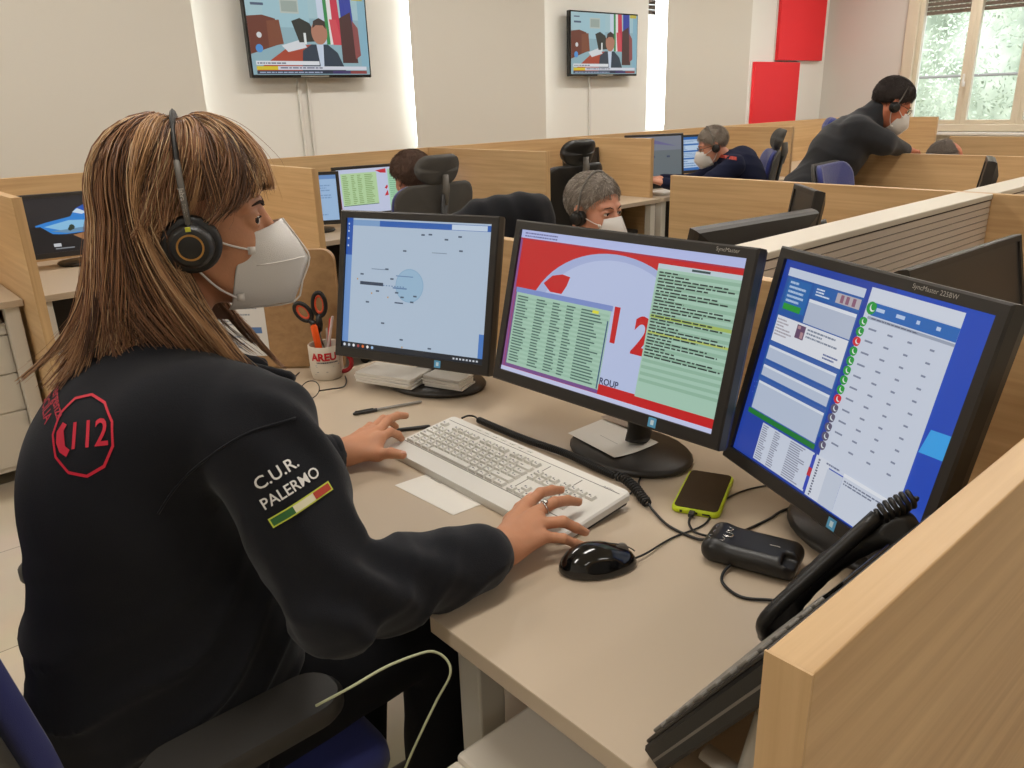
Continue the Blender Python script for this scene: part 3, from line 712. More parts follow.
def monitor(label, c, yaw, tilt, W, H, pic, bezel=.017, chin=.022, group=None, base=True, strength=.9, sticker=.045, logo=None, name='monitor', base_r=(.125, .095), depth=.05):
    """c: centre of the front face; yaw: compass angle the screen faces; local -Y is the front."""
    rz = math.radians(yaw+90)
    nx, ny = math.cos(math.radians(yaw)), math.sin(math.radians(yaw))
    bx, by = c[0]-nx*.085, c[1]-ny*.085
    t = thing(name, label, 'computer monitor', (bx, by, DESK), rz, group)
    ti = math.radians(tilt)
    # local frame of the panel: right = +X, up, out = -Y tilted up
    up = Vector((0, math.sin(ti), math.cos(ti))); out = Vector((0, -math.cos(ti), math.sin(ti))); rt = Vector((1, 0, 0))
    X = frame((0, -.085, c[2]-DESK), rt, up, out)
    mb = MB(); mb.X = X                                              # bezel: a rim round the picture
    o_ = [(-W/2, -H/2), (W/2, -H/2), (W/2, H/2), (-W/2, H/2)]; i_ = [(-W/2+bezel, -H/2+chin), (W/2-bezel, -H/2+chin), (W/2-bezel, H/2-bezel), (-W/2+bezel, H/2-bezel)]
    e = .003; oc = [(-W/2+e, -H/2+e), (W/2-e, -H/2+e), (W/2-e, H/2-e), (-W/2+e, H/2-e)]
    vs = [(*p, -.022) for p in o_]+[(*p, -e) for p in o_]+[(*p, 0) for p in oc]+[(*p, 0) for p in i_]+[(*p, -.006) for p in i_]
    fs = [(k*4+i, k*4+(i+1) % 4, (k+1)*4+(i+1) % 4, (k+1)*4+i) for k in range(4) for i in range(4)]
    mb.add(vs, fs, M['bezel']); mb.build('bezel', t)
    mb = MB(); mb.X = X                                              # back housing with a deeper middle
    rings = [(1., 1., -.022), (.985, .975, -.034), (.72, .7, -depth), (.66, .62, -depth-.004)]
    vs = [(sx*W/2*a, sy*H/2*b_, z) for a, b_, z in rings for sx, sy in ((-1, -1), (1, -1), (1, 1), (-1, 1))]
    fs = [(k*4+i, k*4+(i+1) % 4, (k+1)*4+(i+1) % 4, (k+1)*4+i) for k in range(3) for i in range(4)]+[(12, 13, 14, 15)]
    mb.add(vs, fs, M['bezel']); mb.build('housing', t)
    a = Art(W-2*bezel, H-bezel-chin, M['scr']); pic(a)
    cy = (chin-bezel)/2
    a.v = [tuple(X @ Vector((v[0], v[1]+cy, v[2]-.0055))) for v in a.v]
    a.build('screen', t)
    if sticker:
        s_ = Art(.016, .016, M['print']); s_.rect(0, 0, 1, 1, '5aa9d8'); s_.rect(.3, .25, .7, .75, 'cfe6f2')
        s_.v = [tuple(X @ Vector((v[0]+sticker, v[1]-H/2+chin/2+.001, v[2]+.0004))) for v in s_.v]; o = s_.build('energy_sticker', t); o['label'] = 'small blue square sticker'
    if logo:
        s_ = Art(.1, .01, M['print'])
        for txt, u, sx in logo: s_.text(txt, u, .5, .62, 'a9a49c')
        s_.v = [tuple(X @ Vector((v[0]+0, v[1]+H/2-bezel/2, v[2]+.0004))) for v in s_.v]; s_.build('maker_lettering', t)
    if base:
        mb = MB(); mb.tube(smooth_path([(0, .012, .02), (0, .02, .06), (0, .01, max(.08, c[2]-DESK-.09)), (0, -.02, c[2]-DESK-.02)], 5), [.032]*21, M['bezel'], n=14, flat=.55)
        mb.build('neck', t, smooth=True)
        mb = MB(); k = 28; pts = [(base_r[0]*math.cos(2*PI*i/k), base_r[1]*math.sin(2*PI*i/k)-.01) for i in range(k)]
        mb.prism(pts, .001, .016, M['bezel'], bev=.006); mb.build('base', t, angle=50)
    return t

monitor('left monitor of the near desk, showing a pale map with a blue circle', (.9592, 1.4268, DESK+.2463), 201.3, 13.1, .41, .334, pic_map, sticker=.078)
monitor('middle monitor of the near desk, red with a white roundel and green tables', (.9757, .8729, DESK+.2714), 181.8, 14.5, .51, .307, pic_big112, sticker=.130, logo=[('SyncMaster', 2.55, 1)])
monitor('right monitor of the near desk, dark blue with a list of green and red phones', (.998, .469, DESK+.2377), 156.4, 13.5, .41, .351, pic_calls, sticker=.062, logo=[('SyncMaster 225BW', 1.5, 1)])
# monitors along the side wall
monitor('monitor with a beach wallpaper on the desk at the far left', (.905, 3.86, DESK+.185), 262, 6, .44, .27, pic_beach, sticker=False)
monitor('pale blue monitor just right of the near woman\'s mask', (1.99, 3.86, DESK+.18), 240, 3, .34, .27, pic_blue, sticker=False)
monitor('monitor with green tables, left of the brown-haired woman', (2.44, 3.93, DESK+.18), 262, 4, .46, .28, pic_green, sticker=False)
monitor('small bright blue monitor, right of the headrest of the seated woman', (2.885, 3.96, DESK+.17), 280, 3, .16, .25, pic_logon, sticker=False)
monitor('dark monitor right behind the empty headrest chair', (4.07, 3.86, DESK+.18), 262, 5, .30, .27, pic_off, sticker=False)
monitor('grey-green monitor left of the bending grey-haired worker', (4.70, 3.74, DESK+.20), 246, 6, .46, .36, pic_greydesk, sticker=False)
monitor('blue monitor behind the face of the bending grey-haired worker', (5.30, 3.90, DESK+.20), 256, 6, .36, .29, pic_forms, sticker=False)
# monitors on both sides of the slatted screen
monitor('monitor seen from behind, over the middle monitor and the slatted screen', (1.90, 1.21, DESK+.17), 84, 14, .50, .31, pic_off, sticker=False)
monitor('narrow upright screen edge behind the monitor seen from behind', (2.46, 1.36, DESK+.24), 135, 8, .24, .20, pic_off, sticker=False)
monitor('dark switched-off monitor over the top of the right monitor', (2.02, .64, DESK+.125), 268, 12, .62, .30, pic_off, sticker=False)
monitor('second dark monitor cut off by the right edge of the picture', (2.56, .54, DESK+.125), 250, 10, .36, .30, pic_off, sticker=False)
monitor('thin dark screen edge standing above the farther divider', (3.62, 1.22, DESK+.22), 110, 8, .3, .28, pic_off, sticker=False)

# ---------------------------------------------------------------- wall televisions
def pic_tv(a, seed=0):
    a.rect(0, 0, 1, 1, '8fb0ba'); a.rect(.0, .0, 1, .3, 'a3c3ca'); a.rect(.13, .02, .5, .42, '9ec2cc')
    a.rect(.27, .08, .42, .25, 'b8c0b8'); a.rect(.28, .1, .41, .23, '9aa79f')
    a.poly([(0, .3), (.12, .28), (.22, .32), (.25, .62), (0, .75)], '6a3426'); a.poly([(.15, .35), (.25, .33), (.27, .62), (.15, .66)], '7d4630')
    a.poly([(.03, .95), (.3, .66), (.5, .62), (.55, .95)], 'a8442f'); a.poly([(.25, .64), (.42, .56), (.46, .66), (.3, .72)], 'd7dade')
    a.poly([(.35, .34), (.42, .3), (.5, .36), (.56, .58), (.4, .6)], '2c2f2b'); a.rect(.44, .48, .46, .62, 'e4e8e6')
    for x, c in ((.60, 'c9d4e4'), (.655, '2f8a4a'), (.685, 'e4e2df'), (.72, 'c8324a'), (.80, '2a3a9a'), (.84, '303f9c')):
        a.poly([(x-.03, 0), (x+.03, 0), (x+.05, .6), (x-.02, .62)], c)
    a.poly([(.67, .3), (.73, .3), (.77, .62), (.69, .62)], 'd24a55'); a.poly([(.76, .28), (.86, .2), (.9, .85), (.76, .85)], '4a2a2a')
    a.poly([(.87, .3), (.92, .4), (.93, .75), (.88, .8)], '8d4a4a'); a.rect(.93, 0, 1, .9, '86b2c4'); a.rect(.88, .0, .98, .05, 'c2b13a')
    a.poly([(.40, .95), (.42, .70), (.5, .62), (.64, .62), (.72, .72), (.78, .95)], '2c3a4a'); a.poly([(.54, .62), (.6, .62), (.59, .9), (.56, .9)], 'c7d3e4')
    a.disc(.575, .47, .12, 'b07a63', ry=.15); a.poly([(.52, .42), (.53, .33), (.58, .29), (.63, .33), (.635, .43), (.61, .38), (.55, .38)], '3a2c28')
    a.disc(.07, .68, .05, '4c8fd0'); a.disc(.08, .52, .035, 'd2d6d8'); a.rects([(.04, .06, .12, .08), (.04, .14, .14, .17)], '4b5a72')
    a.rect(.03, .83, .55, .88, 'dfe2e6'); a.lines(.04, .84, .5, .875, 1, '6b6f80', seed=4)
    a.rect(.03, .895, .2, .94, 'd9c22e'); a.rect(.2, .895, .97, .94, 'd5d8e2'); a.lines(.22, .9, .93, .93, 1, '565a74', seed=8)
    a.rect(.03, .95, .97, .99, '20283f'); a.lines(.05, .957, .65, .985, 1, 'a7b4cf', seed=6); a.rect(.66, .95, .82, .99, '3c3064'); a.rect(.82, .95, .97, .99, '8d3c3c')
def television(x, label, lab2):
    W, H = .85, .50; z = DESK+.81+H/2; y = 4.9
    t = thing('wall_television', label, 'television', (x, Y1-.02, z), group='wall televisions')
    mb = MB(); mb.box((x, y+.022, z), (W, .04, H), M['blackg'], bev=.006); loc(mb, 'housing', t)
    mb = MB(); mb.box((x, (y+.04+Y1)/2, z), (.3, Y1-y-.042, .25), M['grey'], bev=.004); loc(mb, 'wall_bracket', t)
    a = Art(W-.024, H-.03, M['scr']); pic_tv(a); X = frame((x, y+.0015, z+.003), (1, 0, 0), (0, 0, 1), (0, -1, 0))
    a.v = [tuple(X @ Vector(v)) for v in a.v]; loc(a, 'screen', t)
    loc(MB().box((x, y-.001, z-H/2+.008), (.2, .003, .008), M['chrome']), 'trim_strip', t)
television(2.676, 'larger wall television at the top left, showing a man at a desk with flags', '')
television(5.437, 'smaller-looking wall television between the blinds, farther along the wall', '')
for x, lab in ((2.60, 'white cable duct below the television at the top left'), (2.66, None), (5.34, 'single white cable duct below the farther television')):
    if lab is None:
        tag(MB().box((2.665, Y1-.012, .775), (.022, .02, 1.55), M['white'], bev=.003).build('cable_duct'), 'second white cable duct below the top left television, on the right of the pair', 'cable duct')
    else: tag(MB().box((x, Y1-.012, .775), (.022, .02, 1.55), M['white'], bev=.003).build('cable_duct'), lab, 'cable duct')
D = DESK
# ---------------------------------------------------------------- keyboard
def key_layout():
    """(u, v, w) of each key in key units, then special ones"""
    ks = []
    for x in (0,): ks.append((x, 0, 1))
    for x in (2, 3, 4, 5, 6.5, 7.5, 8.5, 9.5, 11, 12, 13, 14): ks.append((x, 0, 1))
    for i in range(13): ks.append((i, 1.2, 1))
    ks.append((13, 1.2, 2)); ks.append((0, 2.2, 1.5))
    for i in range(12): ks.append((1.5+i, 2.2, 1))
    ks.append((13.5, 2.2, 1.5)); ks.append((0, 3.2, 1.75))
    for i in range(12): ks.append((1.75+i, 3.2, 1))
    ks.append((13.75, 3.2, 1.25)); ks.append((0, 4.2, 1.25))
    for i in range(11): ks.append((1.25+i, 4.2, 1))
    ks.append((12.25, 4.2, 2.75))
    for x, w_ in ((0, 1.4), (1.4, 1.2), (2.6, 1.2), (3.8, 6.2), (10, 1.2), (11.2, 1.2), (12.4, 1.2), (13.6, 1.4)): ks.append((x, 5.2, w_))
    for i in range(3): ks += [(15.4+i, 1.2, 1), (15.4+i, 2.2, 1), (15.4+i, 5.2, 1)]
    ks.append((16.4, 4.2, 1))
    for i in range(4):
        ks.append((18.8+i, 1.2, 1))
        if i < 3: ks += [(18.8+i, 2.2, 1), (18.8+i, 3.2, 1), (18.8+i, 4.2, 1)]
    ks += [(18.8, 5.2, 2), (20.8, 5.2, 1)]
    return ks
kb = thing('keyboard', 'white full-size keyboard under the woman\'s hands on the near desk', 'keyboard', (.808, .972, D), 0)
slope = math.atan2(.016, .165)
KX = frame((0, 0, .0205), (0, -1, 0), (math.cos(slope), 0, math.sin(slope)), (-math.sin(slope), 0, math.cos(slope)))
M['kbw'] = mat('keyboard_white', 'dcd8d0', .45, bump=.04, bscale=900); M['keyw'] = mat('key_white', 'd9d6ce', .5); M['legend'] = mat('key_legend_grey', '55545a', .6)
mb = MB(); mb.X = KX; mb.prism(rr_outline(.472, .167, .010), -.014, .0025, M['kbw'], bev=.003); mb.build('case', kb, angle=40)
mb = MB(); mb.X = KX; mb.prism(rr_outline(.464, .159, .008), -.0185, -.013, M['black']); mb.build('underside', kb)
mb = MB(); mb.X = KX                                                  # seams of the palm rest and the key wells
for x, y, w_, h_ in ((-.078, -.0435, .300, .0016), (.150, -.0435, .160, .0016), (.0725, -.0435+.015, .0016, .03), (.0, .066, .45, .0009), (.0725, .01, .0014, .10), (.148, .01, .0014, .10)):
    mb.box((x, y, .0026), (w_, h_, .0006), M['grey'])
mb.build('seam', kb)
P_ = .01905; rk = random.Random(2)
mb_t = {}
for i, (u, v, w_) in enumerate(key_layout()[:100]):
    key = w_
    if key not in mb_t:
        m_ = MB(); a, b_, t_ = w_*P_-.0028, P_-.003, .0058
        m_.add([(-a/2, -b_/2, 0), (a/2, -b_/2, 0), (a/2, b_/2, 0), (-a/2, b_/2, 0), (-a/2+.0018, -b_/2+.001, t_), (a/2-.0018, -b_/2+.001, t_), (a/2-.0018, b_/2-.0026, t_), (-a/2+.0018, b_/2-.0026, t_)],
               [(3, 2, 1, 0), (4, 5, 6, 7), (0, 1, 5, 4), (1, 2, 6, 5), (2, 3, 7, 6), (3, 0, 4, 7)], M['keyw'])
        if w_ <= 1.6: m_.box((-a*.16, b_*.05, t_+.0001), (.0030, .0038, .0002), M['legend']).box((a*.12, -b_*.12, t_+.0001), (.0022, .0024, .0002), M['legend'])
        elif w_ < 4: m_.box((-a*.2, 0, t_+.0001), (.006, .0026, .0002), M['legend'])
        o = m_.build('key', kb); mb_t[key] = o
    else: o = mb_t[key].copy(); C.objects.link(o)
    x = -.236+.012+(u+w_/2)*P_*.992; y = .0665-.012-(v+.5)*P_*.82
    o.matrix_local = KX @ T(x, y, .0022) @ Matrix.Diagonal((1, .82, 1, 1))
a = Art(.03, .006, M['print']); a.text('FUJITSU', .5, .5, .75, '77757a', bold=.02); a.v = [tuple(KX @ T(.200, .067, .0028) @ Vector(v)) for v in a.v]; a.build('maker_lettering', kb)
mb = MB(); mb.X = KX
for i in range(7): mb.box((-.14+i*.024, .0745, .0032), (.012, .0045, .002), M['keyw'], bev=.0006)
mb.build('media_buttons', kb)

# ---------------------------------------------------------------- mouse
ms = thing('computer_mouse', 'glossy black mouse beside the woman\'s right hand', 'mouse', (.728, .655, D), math.radians(-31))
f = Field((-.07, -.045, -.004), (.07, .045, .05), .0016)
e = f.ell((-.004, 0, .004), (.060, .0335, .034)); e2 = f.ell((-.016, 0, .006), (.044, .031, .036))
f.add(e); f.add(e2, .012); f.d = f.smin(-f.d, f.P[..., 2]-.0012, .003)*-1
e3 = f.cap((-.02, .052, .03), (.05, .052, .026), .019); f.sub(e3, .01); e3 = f.cap((-.02, -.052, .03), (.05, -.052, .026), .019); f.sub(e3, .01)
pts, fs = f.mesh(); np_mesh('shell', pts*.94, fs, M['blackg'], ms)
def zmouse(x): return max(.034*math.sqrt(max(0, 1-((x+.004)/.06)**2))+.004, .036*math.sqrt(max(0, 1-((x+.016)/.044)**2))+.006 if abs(x+.016) < .044 else 0)
mb = MB(); mb.tube([(x, 0, zmouse(x)+.0012) for x in np.linspace(.012, .05, 12)], .0009, M['black'], n=5); mb.build('button_seam', ms)
mb = MB(); mb.lathe([(.008, -.003), (.0105, -.002), (.0105, .002), (.008, .003)], M['grey'], T(.030, 0, .0250) @ rot('X', 90), 18); mb.build('scroll_wheel', ms)
def cable(name, label, pts, r, m=None, cat='cable', n=7, group=None):
    mb = MB(); mb.tube(smooth_path(pts, 6), r, m or M['cable'], n=n); return tag(mb.build(name, smooth=True), label, cat, group)
cable('mouse_cable', 'thin black cable from the mouse to under the right monitor', [(.771, .629, D+.008), (.80, .628, D+.006), (.862, .632, D+.0025), (.928, .622, D+.0025), (.987, .640, D+.0025), (1.052, .645, D+.0025), (1.12, .62, D+.003), (1.22, .55, D+.003)], .0016)

# ---------------------------------------------------------------- smartphone
ph = thing('smartphone', 'black-screened smartphone in a lime yellow case', 'phone', (1.010, .681, D), math.atan2(.057, .126))
M['lime'] = mat('lime_rubber', 'c3d418', .45)
mb = MB(); mb.prism(rr_outline(.146, .077, .011), 0, .0105, M['lime'], bev=.0025); mb.build('case', ph, angle=45)
mb = MB(); mb.prism(rr_outline(.1385, .0695, .008), .0104, .0112, M['blackg']); mb.build('screen', ph)
mb = MB(); mb.box((-.0731, -.018, .0052), (.0006, .012, .003), M['black']); mb.box((-.0731, .022, .0052), (.0006, .004, .004), M['black']); mb.box((-.0731, .0, .0052), (.0006, .009, .0035), M['black']); mb.build('ports', ph)
cable('phone_cable', 'short black cable plugged into the yellow-cased smartphone', [(.942, .654, D+.006), (.930, .649, D+.006), (.912, .638, D+.004), (.899, .618, D+.0035), (.9, .592, D+.006), (.903, .575, D+.012)], .0019)
one('cable_plug', lambda m: m.box((.9385, .6525, D+.006), (.017, .0095, .006), M['black'], T(.9385, .6525, 0) @ Matrix.Rotation(math.atan2(.057, .126), 4, 'Z') @ T(-.9385, -.6525, 0), bev=.0012), 'small black plug pushed into the yellow-cased smartphone', 'plug')

# ---------------------------------------------------------------- headset amplifier and its leads
am = thing('headset_amplifier', 'small rounded black amplifier box with silver buttons, right of the mouse', 'amplifier', (.893, .515, D), math.radians(-73))
f = Field((-.085, -.055, -.002), (.085, .055, .05), .0018)
f.add(f.box((0, 0, .018), (.066, .038, .0165), .0155)); f.add(f.cap((-.048, -.02, .022), (-.048, .02, .022), .014), .012); f.sub(f.box((.058, -.02, .036), (.012, .012, .012), .003), .006)
pts, fs = f.mesh(); np_mesh('shell', pts, fs, M['black'], am)
mb = MB()
for cx, cy, w_, h_ in ((-.045, .012, .024, .009), (-.042, -.004, .028, .010), (-.047, -.019, .022, .009)):
    o_ = rr_outline(w_, h_, h_*.48, 5); mb.tube([(cx+p[0], cy+p[1], .0366) for p in o_]+[(cx+o_[0][0], cy+o_[0][1], .0366)], .0008, M['chrome'], n=5, cap=False)
mb.build('button', am)
one('level_mark', lambda m: m.box((.03, .0, .0348), (.014, .0012, .0006), M['lgrey']), parent=am)
cable('amplifier_cable', 'black cable from the amplifier box to the right monitor\'s foot', [(.915, .555, D+.02), (.94, .562, D+.012), (.962, .566, D+.004), (1.015, .561, D+.003), (1.07, .556, D+.003), (1.2, .50, D+.003)], .0022)
cable('loop_cable', 'black cable looping in front of the amplifier box to the handset', [(.857, .525, D+.010), (.831, .522, D+.004), (.812, .506, D+.003), (.806, .474, D+.003), (.826, .444, D+.004), (.84, .42, D+.006)], .0022)

# coiled cord along the back of the keyboard
def helix(path, r, turns, n_per=10):
    P = smooth_path(path, 24); L = [0.]
    for a, b_ in zip(P[:-1], P[1:]): L.append(L[-1]+(b_-a).length)
    N = int(turns*n_per); out = []; j = 0
    for i in range(N+1):
        s = L[-1]*i/N
        while j < len(L)-2 and L[j+1] < s: j += 1
        t = (s-L[j])/max(1e-9, L[j+1]-L[j]); p = P[j].lerp(P[j+1], t); d = (P[j+1]-P[j]).normalized()
        a = d.cross(Vector((0, 0, 1))).normalized(); b2 = a.cross(d); th = 2*PI*i/n_per
        rr_ = r*min(1, .3+i/12, .3+(N-i)/12)
        out.append(p+a*math.cos(th)*rr_+b2*math.sin(th)*rr_)
    return out
coil = MB(); cp = [(.944, 1.195, D+.010), (.944, 1.124, D+.0095), (.946, 1.037, D+.0095), (.954, .95, D+.0095), (.950, .87, D+.0095), (.948, .82, D+.0095)]
coil.tube(helix(cp, .0056, 82, 9), .0021, M['cable'], n=5)
cp2 = [(.948, .82, D+.0095), (.946, .80, D+.013), (.934, .765, D+.012), (.918, .735, D+.010), (.909, .716, D+.010)]
coil.tube(helix(cp2, .0072, 15, 10), .0021, M['cable'], n=5)
tail = MB(); tail.tube(smooth_path([(.925, 1.225, D+.010), (.94, 1.222, D+.012), (.95, 1.214, D+.010), (.945, 1.195, D+.010)], 6), .002, M['cable'], n=6)
tail2 = MB(); tail2.tube(smooth_path([(.909, .716, D+.010), (.903, .700, D+.005), (.885, .656, D+.0035), (.884, .606, D+.0035), (.889, .585, D+.008)], 6), .0023, M['cable'], n=6)
cc = thing('coiled_cord', 'black coiled cord lying behind the keyboard', 'cord', (.95, 1.0, D)); loc(coil, 'coil', cc, smooth=True); loc(tail, 'straight_lead', cc, smooth=True); loc(tail2, 'straight_lead', cc, smooth=True)
cable('thin_cable', 'thin black cable from under the note sheet to behind the keyboard', [(1.10, .83, D+.012), (1.06, .826, D+.006), (1.01, .806, D+.003), (.975, .79, D+.003), (.955, .775, D+.003), (.925, .768, D+.003)], .0016)

# ---------------------------------------------------------------- paper, pens, booklets
def sheet(name, label, quad, z, cat='paper', curl=0., marks=None, m=None):
    q = [Vector((*p, 0)) for p in quad]; n = 8; vs = []; fs = []
    for j in (0, 1):
        for i in range(n+1):
            for k in range(n+1):
                u, v = i/n, k/n; p = q[0].lerp(q[1], u).lerp(q[3].lerp(q[2], u), v)
                vs.append((p.x, p.y, z+curl*(abs(u-.5)*2)**2*v-j*.0004))
    N = (n+1)**2
    for i in range(n):
        for k in range(n):
            a = i*(n+1)+k; fs.append((a, a+1, a+n+2, a+n+1)); fs.append((N+a, N+a+n+1, N+a+n+2, N+a+1))
    mb = MB(); mb.add(vs, fs, m or M['paper'])
    if marks:
        for u, v, w_, h_ in marks:
            p = [q[0].lerp(q[1], uu).lerp(q[3].lerp(q[2], uu), vv) for uu, vv in ((u, v), (u+w_, v), (u+w_, v+h_), (u, v+h_))]
            zz = z+curl*(abs(u-.5)*2)**2*v+.0006
            mb.add([(x.x, x.y, zz) for x in p], [(0, 1, 2, 3)], M['lgrey'])
    return tag(mb.build(name, recalc=False), label, cat)
sheet('paper_note', 'blank white note half under the front of the keyboard', [(.662, 1.082), (.772, 1.074), (.760, .918), (.670, .924)], D+.0008, marks=[(.55, .12, .02, .2), (.62, .15, .02, .16)])
sheet('paper_note', 'square white note with a faint line, in front of the middle monitor foot', [(1.012, 1.000), (1.115, 1.000), (1.093, .842), (.985, .856)], D+.0175, curl=.004, marks=[(.42, .35, .015, .35)])
sheet('card', 'small brownish card on the foot of the middle monitor', [(1.110, 1.003), (1.142, .998), (1.146, .927), (1.103, .929)], D+.0225, cat='card', m=mat('brown_card', 'a08f82', .7))
def stack(name, label, c, w_, d_, n, th, ang, z, cat='booklets', jit=2.):
    t = None; r = random.Random(int(w_*1000)); k = 0
    for i in range(n):
        o = one(name, lambda m: m.box((0, 0, th/2), (w_, d_, th*.86), M['paper'], bev=min(.0008, th*.2)), cat=cat, group=label)
        o.location = (c[0]+r.uniform(-1, 1)*.0015*jit, c[1]+r.uniform(-1, 1)*.0015*jit, z+i*th); o.rotation_euler = (0, 0, math.radians(ang+r.uniform(-jit, jit)))
        yield o
names = ['lowest', 'second', 'third', 'fourth', 'fifth', 'topmost']
for i, o in enumerate(stack('booklet', 'white booklets under the left monitor', (.949, 1.519), .086, .157, 4, .0062, 20, D+.0165, cat='booklet')):
    o['label'] = '%s white booklet of the wider stack under the left monitor' % ('lowest', 'second lowest', 'third lowest', 'topmost')[i]
for i, o in enumerate(stack('card_pad', 'white card pads under the left monitor', (1.022, 1.396), .062, .10, 4, .0062, 20, D+.0165, cat='card pad')):
    o['label'] = '%s white card pad of the smaller stack, right of the booklets' % ('lowest', 'second lowest', 'third lowest', 'topmost')[i]
def pen(label, a, b_, z, body, cap_, r=.0038, capf=.34):
    a, b_ = Vector((*a, z)), Vector((*b_, z)); L = (b_-a).length; ang = math.atan2(b_.y-a.y, b_.x-a.x)
    t = thing('pen', label, 'pen', a, ang)
    R90 = rot('Y', 90)
    MB().lathe([(.0012, L*.15), (r*.8, L*.2), (r*.82, L-.004), (r*.5, L)], body, R90, 12).build('barrel', t, angle=40)
    MB().lathe([(r*.6, 0), (r, .004), (r*1.05, L*capf)], cap_, R90, 12).box((L*.16, 0, r+.001), (L*.26, .003, .0016), cap_).build('cap', t, angle=40)
M['clear'] = mat('smoky_clear_plastic', '8c8880', .2, spec=.6)
pen('ballpoint with a black cap and clear barrel, lying above the left hand', (.783, 1.424), (.932, 1.378), D+.0045, M['clear'], M['black'])
pen('black pen lying beside the keyboard, under the left hand\'s fingers', (.765, 1.30), (.86, 1.247), D+.0045, M['black'], M['black'], .005)

# ---------------------------------------------------------------- eyeglasses
gl = thing('eyeglasses', 'round black-rimmed eyeglasses lying in front of the mug', 'eyeglasses', (.78, 1.60, D))
def ring(c, r, u, v, n=30): return [Vector(c)+Vector(u)*r*math.cos(2*PI*i/n)+Vector(v)*r*math.sin(2*PI*i/n) for i in range(n+1)]
def g(mb, nm, **k): return loc(mb, nm, gl, smooth=True)
tl = Vector((.45, .35, .82)).normalized(); ux = Vector((.75, -.66, 0)).normalized()
mb = MB(); c1 = (.772, 1.592, D+.0205); c2 = (.735, 1.625, D+.0205)
for c_ in (c1, (.772-.75*.056, 1.592+.66*.056, D+.0205)): mb.tube(ring(c_, .0215, ux, tl), .0012, M['black'], n=6, cap=False)
mb.tube([(.772-.75*.0215, 1.592+.66*.0215, D+.022), (.772-.75*.028, 1.592+.66*.028, D+.026), (.772-.75*.0345, 1.592+.66*.0345, D+.022)], .0012, M['black'], n=6); g(mb, 'rims')
mb = MB(); mb.tube(smooth_path([(.787, 1.577, D+.018), (.82, 1.583, D+.012), (.856, 1.590, D+.006), (.885, 1.625, D+.003), (.905, 1.665, D+.003)], 5), .0017, M['black'], n=6); g(mb, 'temple')
mb = MB(); mb.tube(smooth_path([(.715, 1.645, D+.018), (.76, 1.70, D+.008), (.80, 1.74, D+.003), (.838, 1.775, D+.003)], 5), .0017, M['black'], n=6); g(mb, 'temple')

# ---------------------------------------------------------------- mug with pens and scissors
mug = thing('mug', 'white printed mug with a red handle, used as a pen pot', 'mug', (.878, 1.702, D))
M['mugw'] = mat('mug_ceramic', 'ddd3c3', .3)
mb = MB(); mb.lathe([(.034, .0), (.037, .003), (.040, .02), (.0405, .084), (.0395, .086), (.037, .084), (.0365, .01), (.001, .008)], M['mugw'], None, 40); mb.build('cup', mug, angle=50)
mb = MB(); ang = math.radians(-48); hx, hy = math.cos(ang), math.sin(ang)
mb.tube([(hx*(.038+.026*math.sin(t)), hy*(.038+.026*math.sin(t)), .038-.024*math.cos(t)) for t in [PI*i/14 for i in range(15)]], .0055, mat('red_glaze', 'b3202a', .3), n=10); mb.build('handle', mug, smooth=True)
a = Art(.075, .07, M['print'])
a.text('AREU', .40, .26, .26, 'c21e26', bold=.045, sx=1.0); a.lines(.15, .42, .85, .48, 1, '4a4a52', seed=4, ragged=False, thick=.8); a.rect(.1, .54, .9, .565, '5a87b8'); a.rects([(.12, .60, .7, .61), (.12, .78, .5, .795)], '6a6a70'); a.rects([(.04, .88, .96, .89), (.955, .08, .965, .89)], '55555a')
th0 = math.atan2(-1.702, -.878)+.05
a.v = [((.0412+v[2])*math.cos(th0+v[0]/.0405), (.0412+v[2])*math.sin(th0+v[0]/.0405), v[1]+.044) for v in a.v]
a.build('printed_label', mug)
def stick(name, label, base, top, r, m, cat='pen', extra=None):
    mb = MB(); b_, t_ = Vector(base), Vector(top); d = (t_-b_); mb.tube([b_, b_+d*.05, b_+d*.97, t_], [r*.5, r, r, r*.75], m, n=10)
    if extra: extra(mb, b_, t_)
    return tag(mb.build(name, angle=45), label, cat)
mx_, my_ = .878, 1.702
M['orange'] = mat('orange_plastic', 'f05a14', .4); M['redp'] = mat('red_pen_plastic', 'c52a28', .4)
stick('highlighter', 'orange highlighter standing in the mug', (mx_-.004, my_+.01, D+.012), (mx_-.016, my_+.014, D+.132), .0085, M['orange'])
stick('highlighter', 'grey-green marker standing behind the orange highlighter', (mx_+.004, my_+.018, D+.012), (mx_-.006, my_+.030, D+.128), .0065, mat('grey_marker', '8c948a', .4))
stick('pen', 'red pen leaning right in the mug', (mx_-.004, my_-.004, D+.012), (mx_+.014, my_-.020, D+.150), .0042, M['redp'])
stick('pen', 'white and red pen leaning farthest right in the mug', (mx_-.012, my_-.006, D+.012), (mx_+.012, my_-.034, D+.158), .0035, mat('pale_pen', 'd8c4c0', .4))
stick('pencil', 'thin pencil in the middle of the mug', (mx_+.006, my_+.004, D+.012), (mx_+.006, my_-.010, D+.125), .003, M['lgrey'])
scs = thing('scissors', 'scissors with black and orange handles standing in the mug', 'scissors', (mx_, my_, D+.01))
M['org'] = mat('orange_grip', 'd4502a', .5)
sx_ = Vector((.7465, -.6645, 0)); sz = Vector((-.1, .1, 1)).normalized(); so_ = Vector((mx_+.012, my_+.016, D+.012))
def spt(u, v): return so_+sx_*u+sz*v
blade = MB()
for s_ in (-1, 1): blade.tube([spt(-.004*s_, 0), spt(-.003*s_, .06), spt(.004*s_, .11)], [.001, .005, .005], M['chrome'], n=6, flat=.3)
loc(blade, 'blade', scs)
